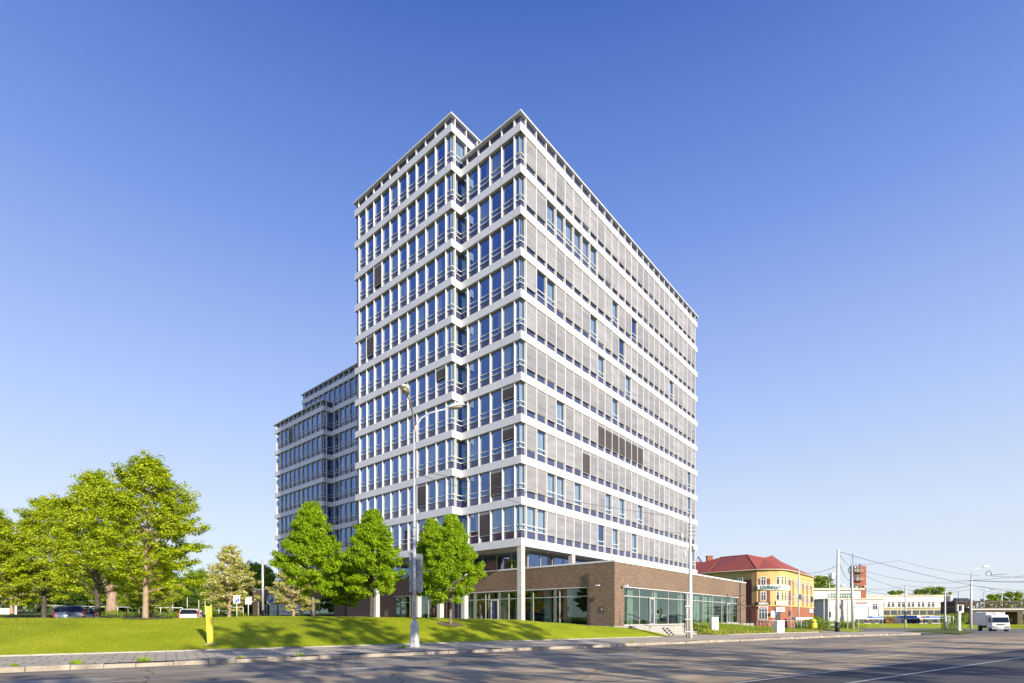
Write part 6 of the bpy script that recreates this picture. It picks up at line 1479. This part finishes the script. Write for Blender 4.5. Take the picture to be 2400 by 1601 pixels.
    # parked cars by the white villa
    for u, Y, lab, cc_ in ((1928, 145, 'dark car parked before the white villa, leftmost of three', (.05, .05, .06)), (1941, 146, 'white car parked before the white villa, in the middle of three', (.72, .72, .72)), (1954, 147, 'pale silver car parked before the white villa, rightmost of three', (.5, .52, .54))):
        q = g(u, 1458, Y); make_car(lab, q, R(200), car_paint('far_car_paint', cc_, .2), 4.2, 1.75, 1.45, .2, 'cars parked before the white villa')
    # overhead wires
    T3 = Vector((c.x - .2, c.y, c.z + h2)); A2 = Vector((a.x + .08, a.y, a.z + h)); far = lambda u, v, Y: at(u, v, Y)
    W = [(A2 - Vector((0, 0, .3)), T3 - Vector((0, 0, .4)), .25, 'wire from the concrete pole top down to the antenna pole'), (A2 - Vector((0, 0, 1.0)), T3 - Vector((0, 0, 2.2)), .9, 'slack cable from the concrete pole to the antenna pole'),
         (A2 - Vector((0, 0, .2)), far(2480, 1400, 90), .8, 'long wire falling from the concrete pole to the right edge'), (T3, far(2110, 1314, 120), .1, 'short rising wire right of the brick tower'), (far(2110, 1314, 120), far(2300, 1350, 110), .5, 'wire falling from the rising wire towards the single-armed lamp'),
         (T3 - Vector((0, 0, .3)), pts['L'] - Vector((0, 0, .5)), 1.2, 'upper sagging wire from the antenna pole to the single-armed lamp'), (T3 - Vector((0, 0, .6)), pts['L'] - Vector((0, 0, 1.2)), 2.4, 'lower sagging wire from the antenna pole to the single-armed lamp'),
         (pts['p5'], pts['L'] - Vector((0, 0, 1.4)), .5, 'wire from the sleeved pole to the single-armed lamp'), (T3 - Vector((0, 0, 3.6)), pts['p5'], .6, 'wire from the antenna pole to the sleeved pole'), (pts['L'] - Vector((0, 0, .4)), far(2470, 1364, 92), .2, 'thick wire right of the single-armed lamp'),
         (pts['L'] - Vector((0, 0, 1.3)), far(2470, 1386, 92), .3, 'lower wire right of the single-armed lamp'), (far(2240, 1361, 100), far(2470, 1340, 80), .3, 'rising wire crossing above the bridge'), (far(2268, 1360, 62), far(2470, 1362, 62), .1, 'level contact wire above the truck'),
         (far(2290, 1380, 110), far(2480, 1405, 95), .4, 'wire crossing low above the bridge'), (far(2310, 1349, 90), far(2480, 1352, 85), .2, 'upper contact wire at the right edge'), (pts['p5'] - Vector((0, 0, 5)), far(2440, 1404, 120), .4, 'faint wire low before the white hall'), (pts['a5'] - Vector((0, 0, .4)), A2 - Vector((0, 0, 1.6)), .8, 'wire from the corner house pole to the concrete pole'), (pts['a5'] - Vector((0, 0, 2.2)), A2 - Vector((0, 0, 2.6)), .6, 'lower wire from the corner house pole to the concrete pole'),
         (far(2010, 1380, 120), pts['L'] - Vector((0, 0, 2.0)), 1.5, 'wire passing before the brick tower to the single-armed lamp')]
    for p_, q_, sg, lab in W: wire(catenary(p_, q_, sg), lab, .024)
    b = MB(); cc = far(2317, 1345, 62); b.tube([cc + Vector((.32 * math.cos(q), 0, .34 * math.sin(q))) for q in np.linspace(-.5, 3.5, 14)], .035, M['wire'], 5); b.tube([cc + Vector((.25, 0, -.16)), cc + Vector((2.2, 0, -.02))], .03, M['wire'], 5); tag(b.build('wire_hook'), 'dark curved hook on the contact wires above the truck', 'wire fitting')
def build_bridge():
    t = thing('rail_bridge', 'rusty dark truss railway bridge crossing at the right edge behind the truck', 'bridge', (0, 0, 0)); y0, y1 = 130, 134; x0, x1 = 114.5, 152; zt_, zb_ = 5.9, 3.9
    for y in (y0, y1):
        b = MB(); b.box(x0, x1, y - .12, y + .12, zt_ - .28, zt_, M['rust']); b.box(x0, x1, y - .12, y + .12, zb_, zb_ + .3, M['rust']); b.build('chord', t)
        for i in range(14):
            x = x0 + 2.5 * i; b = MB(); b.box(x, x + .22, y - .1, y + .1, zb_ + .3, zt_ - .28, M['rust']); b.build('truss_post', t)
            b = MB(); s = 1 if i % 2 else 0; b.tube([(x + .1, y, zb_ + .3 if s else zt_ - .28), (x + 2.5, y, zt_ - .28 if s else zb_ + .3)], .10, M['rust'], 5); b.build('diagonal', t)
    b = MB(); b.box(x0, x1, y0 - .3, y1 + .3, zb_ - .75, zb_ - .02, M['rust']); b.build('deck', t); b = MB(); b.box(x0, x1, y0 - .34, y0 - .305, zb_ - .2, zb_ - .0, M['pole']); b.build('deck_edge', t)
    for x in (114.5, 126.4, 139): b = MB(); b.box(x, x + 1.4, y0 - .2, y1 + .2, -2, zb_ - .76, M['rust']); b.build('pier', t)
    t = thing('station_shelter', 'dark timber platform building at the left end of the railway bridge', 'building', (0, 0, 0)); b = MB(); b.box(116.4, 121.6, 136, 141, 2.6, 5.6, M['rust']); b.build('wall', t); b = MB(); b.loft([[(116, 135.5, 5.61), (122, 135.5, 5.61), (122, 141.5, 5.61), (116, 141.5, 5.61)], [(118, 138, 6.9), (121, 138, 6.9), (121, 139, 6.9), (118, 139, 6.9)]], M['dark_roof']); b.build('roof', t)
    for x in (116.8, 119.3): b = MB(); b.box(x, x + 1.9, 135.9, 135.99, 3.2, 5.0, M['plaster_w'] if x > 118 else M['win_dark']); b.build('window', t)
    b = MB(); b.box(116.6, 117.2, 138, 139, 5, 7.6, M['plaster_w']); b.build('chimney', t)
    b = MB(); b.box(119.5, 155, 137.9, 142, -2, 2.55, M['verge']); tag(b.build('embankment'), kind='structure')
    b = MB(); b.box(107, 140, 108, 108.5, -1.5, .25, M['plaster_w']); tag(b.build('low_wall'), 'low white wall at the right edge behind the truck', 'wall')
M['dark_roof'] = flat('dark_slate_roof', (.06, .06, .07), .7, var=.2)
def build_right_ground():
    struct(street_sheet('side_road', 66.3, 200, N_KERB - .1, 48, .018, M['asphalt2'], 6, 6))
    struct(drape('side_road', [(41.5, 58.5), (51, 58), (140, 135), (96, 150)], .0, M['asphalt2'], 12, 6, lambda x, y, a, b: road_z(x, y) + .035))
    zf = lambda x, y, a, b: road_z(x, y) + .16
    struct(drape('grass_corner', [st(60.5, 25.6)[:2], (46.6, 68.6), (60, 91.5), (50, 84)], 0, M['lawn'], 8, 6, zf)); struct(drape('grass_corner', [(50, 84), (60, 91.5), (82, 150), (66, 118)], 0, M['verge'], 6, 6, zf))
    struct(drape('grass_island', [(44.6, 51.6), (60.5, 67.5), (92, 108), (52.5, 69.5)], 0, M['verge'], 8, 6, lambda x, y, a, b: road_z(x, y) + .04 + .10 * min(1, 6 * min(b, 1 - b, a, 1 - a) + .3)))
    struct(drape('verge_bank', [(72, 112), (122, 104), (142, 136), (92, 139)], 0, M['lawn'], 10, 8, lambda x, y, a, b: road_z(x, y) + .05 + (1.0 * sstep(.1, .95, b))))
    struct(drape('path', [st(50.5, 25.3)[:2], st(59.5, 25.3)[:2], st(64.5, 41)[:2], st(57, 37.5)[:2]], .04, M['slab'], 8, 10))
    b = MB()
    for i, (s, n) in enumerate([(62.6 + .98 * k, 22.4 + .12 * k) for k in range(5)]): b.box(s, s + .95, n, n + .28, road_z(*(KS * s + KN * n)) - .05, road_z(*(KS * s + KN * n)) + .17, M['kerb'])
    struct(b.build('kerb')).rotation_euler = (0, 0, SROT)
def build_left_block():
    root = thing('apartment_block', 'brown brick apartment block beyond the left edge, seen in the lowest office windows', 'building', (-80, 40, 0), R(8))
    b = MB(); b.box(-9, 9, -16, 16, 0, 21, M['redbrick']); b.build('wall', root); b = MB(); b.box(-9.3, 9.3, -16.3, 16.3, 21.01, 21.5, M['trim']); b.build('roof_edge', root)
    for k in range(6):
        for i in range(9):
            y = -14 + 3.5 * i; b = MB(); b.box(8.99, 9.06, y - .7, y + .7, 2 + 3.2 * k, 3.7 + 3.2 * k, M['win_dark']); b.build('window', root)
build_left_block()
build_right_ground(); build_corner_house(); build_depot()
build_bus('shorter blue and cream bus, left of the two behind the verge', 98.5, 9.6, 150, -1.0); build_bus('longer blue and cream bus, right of the two behind the verge', 110.8, 14, 148, -1.0)
build_truck(); build_poles(); build_bridge()
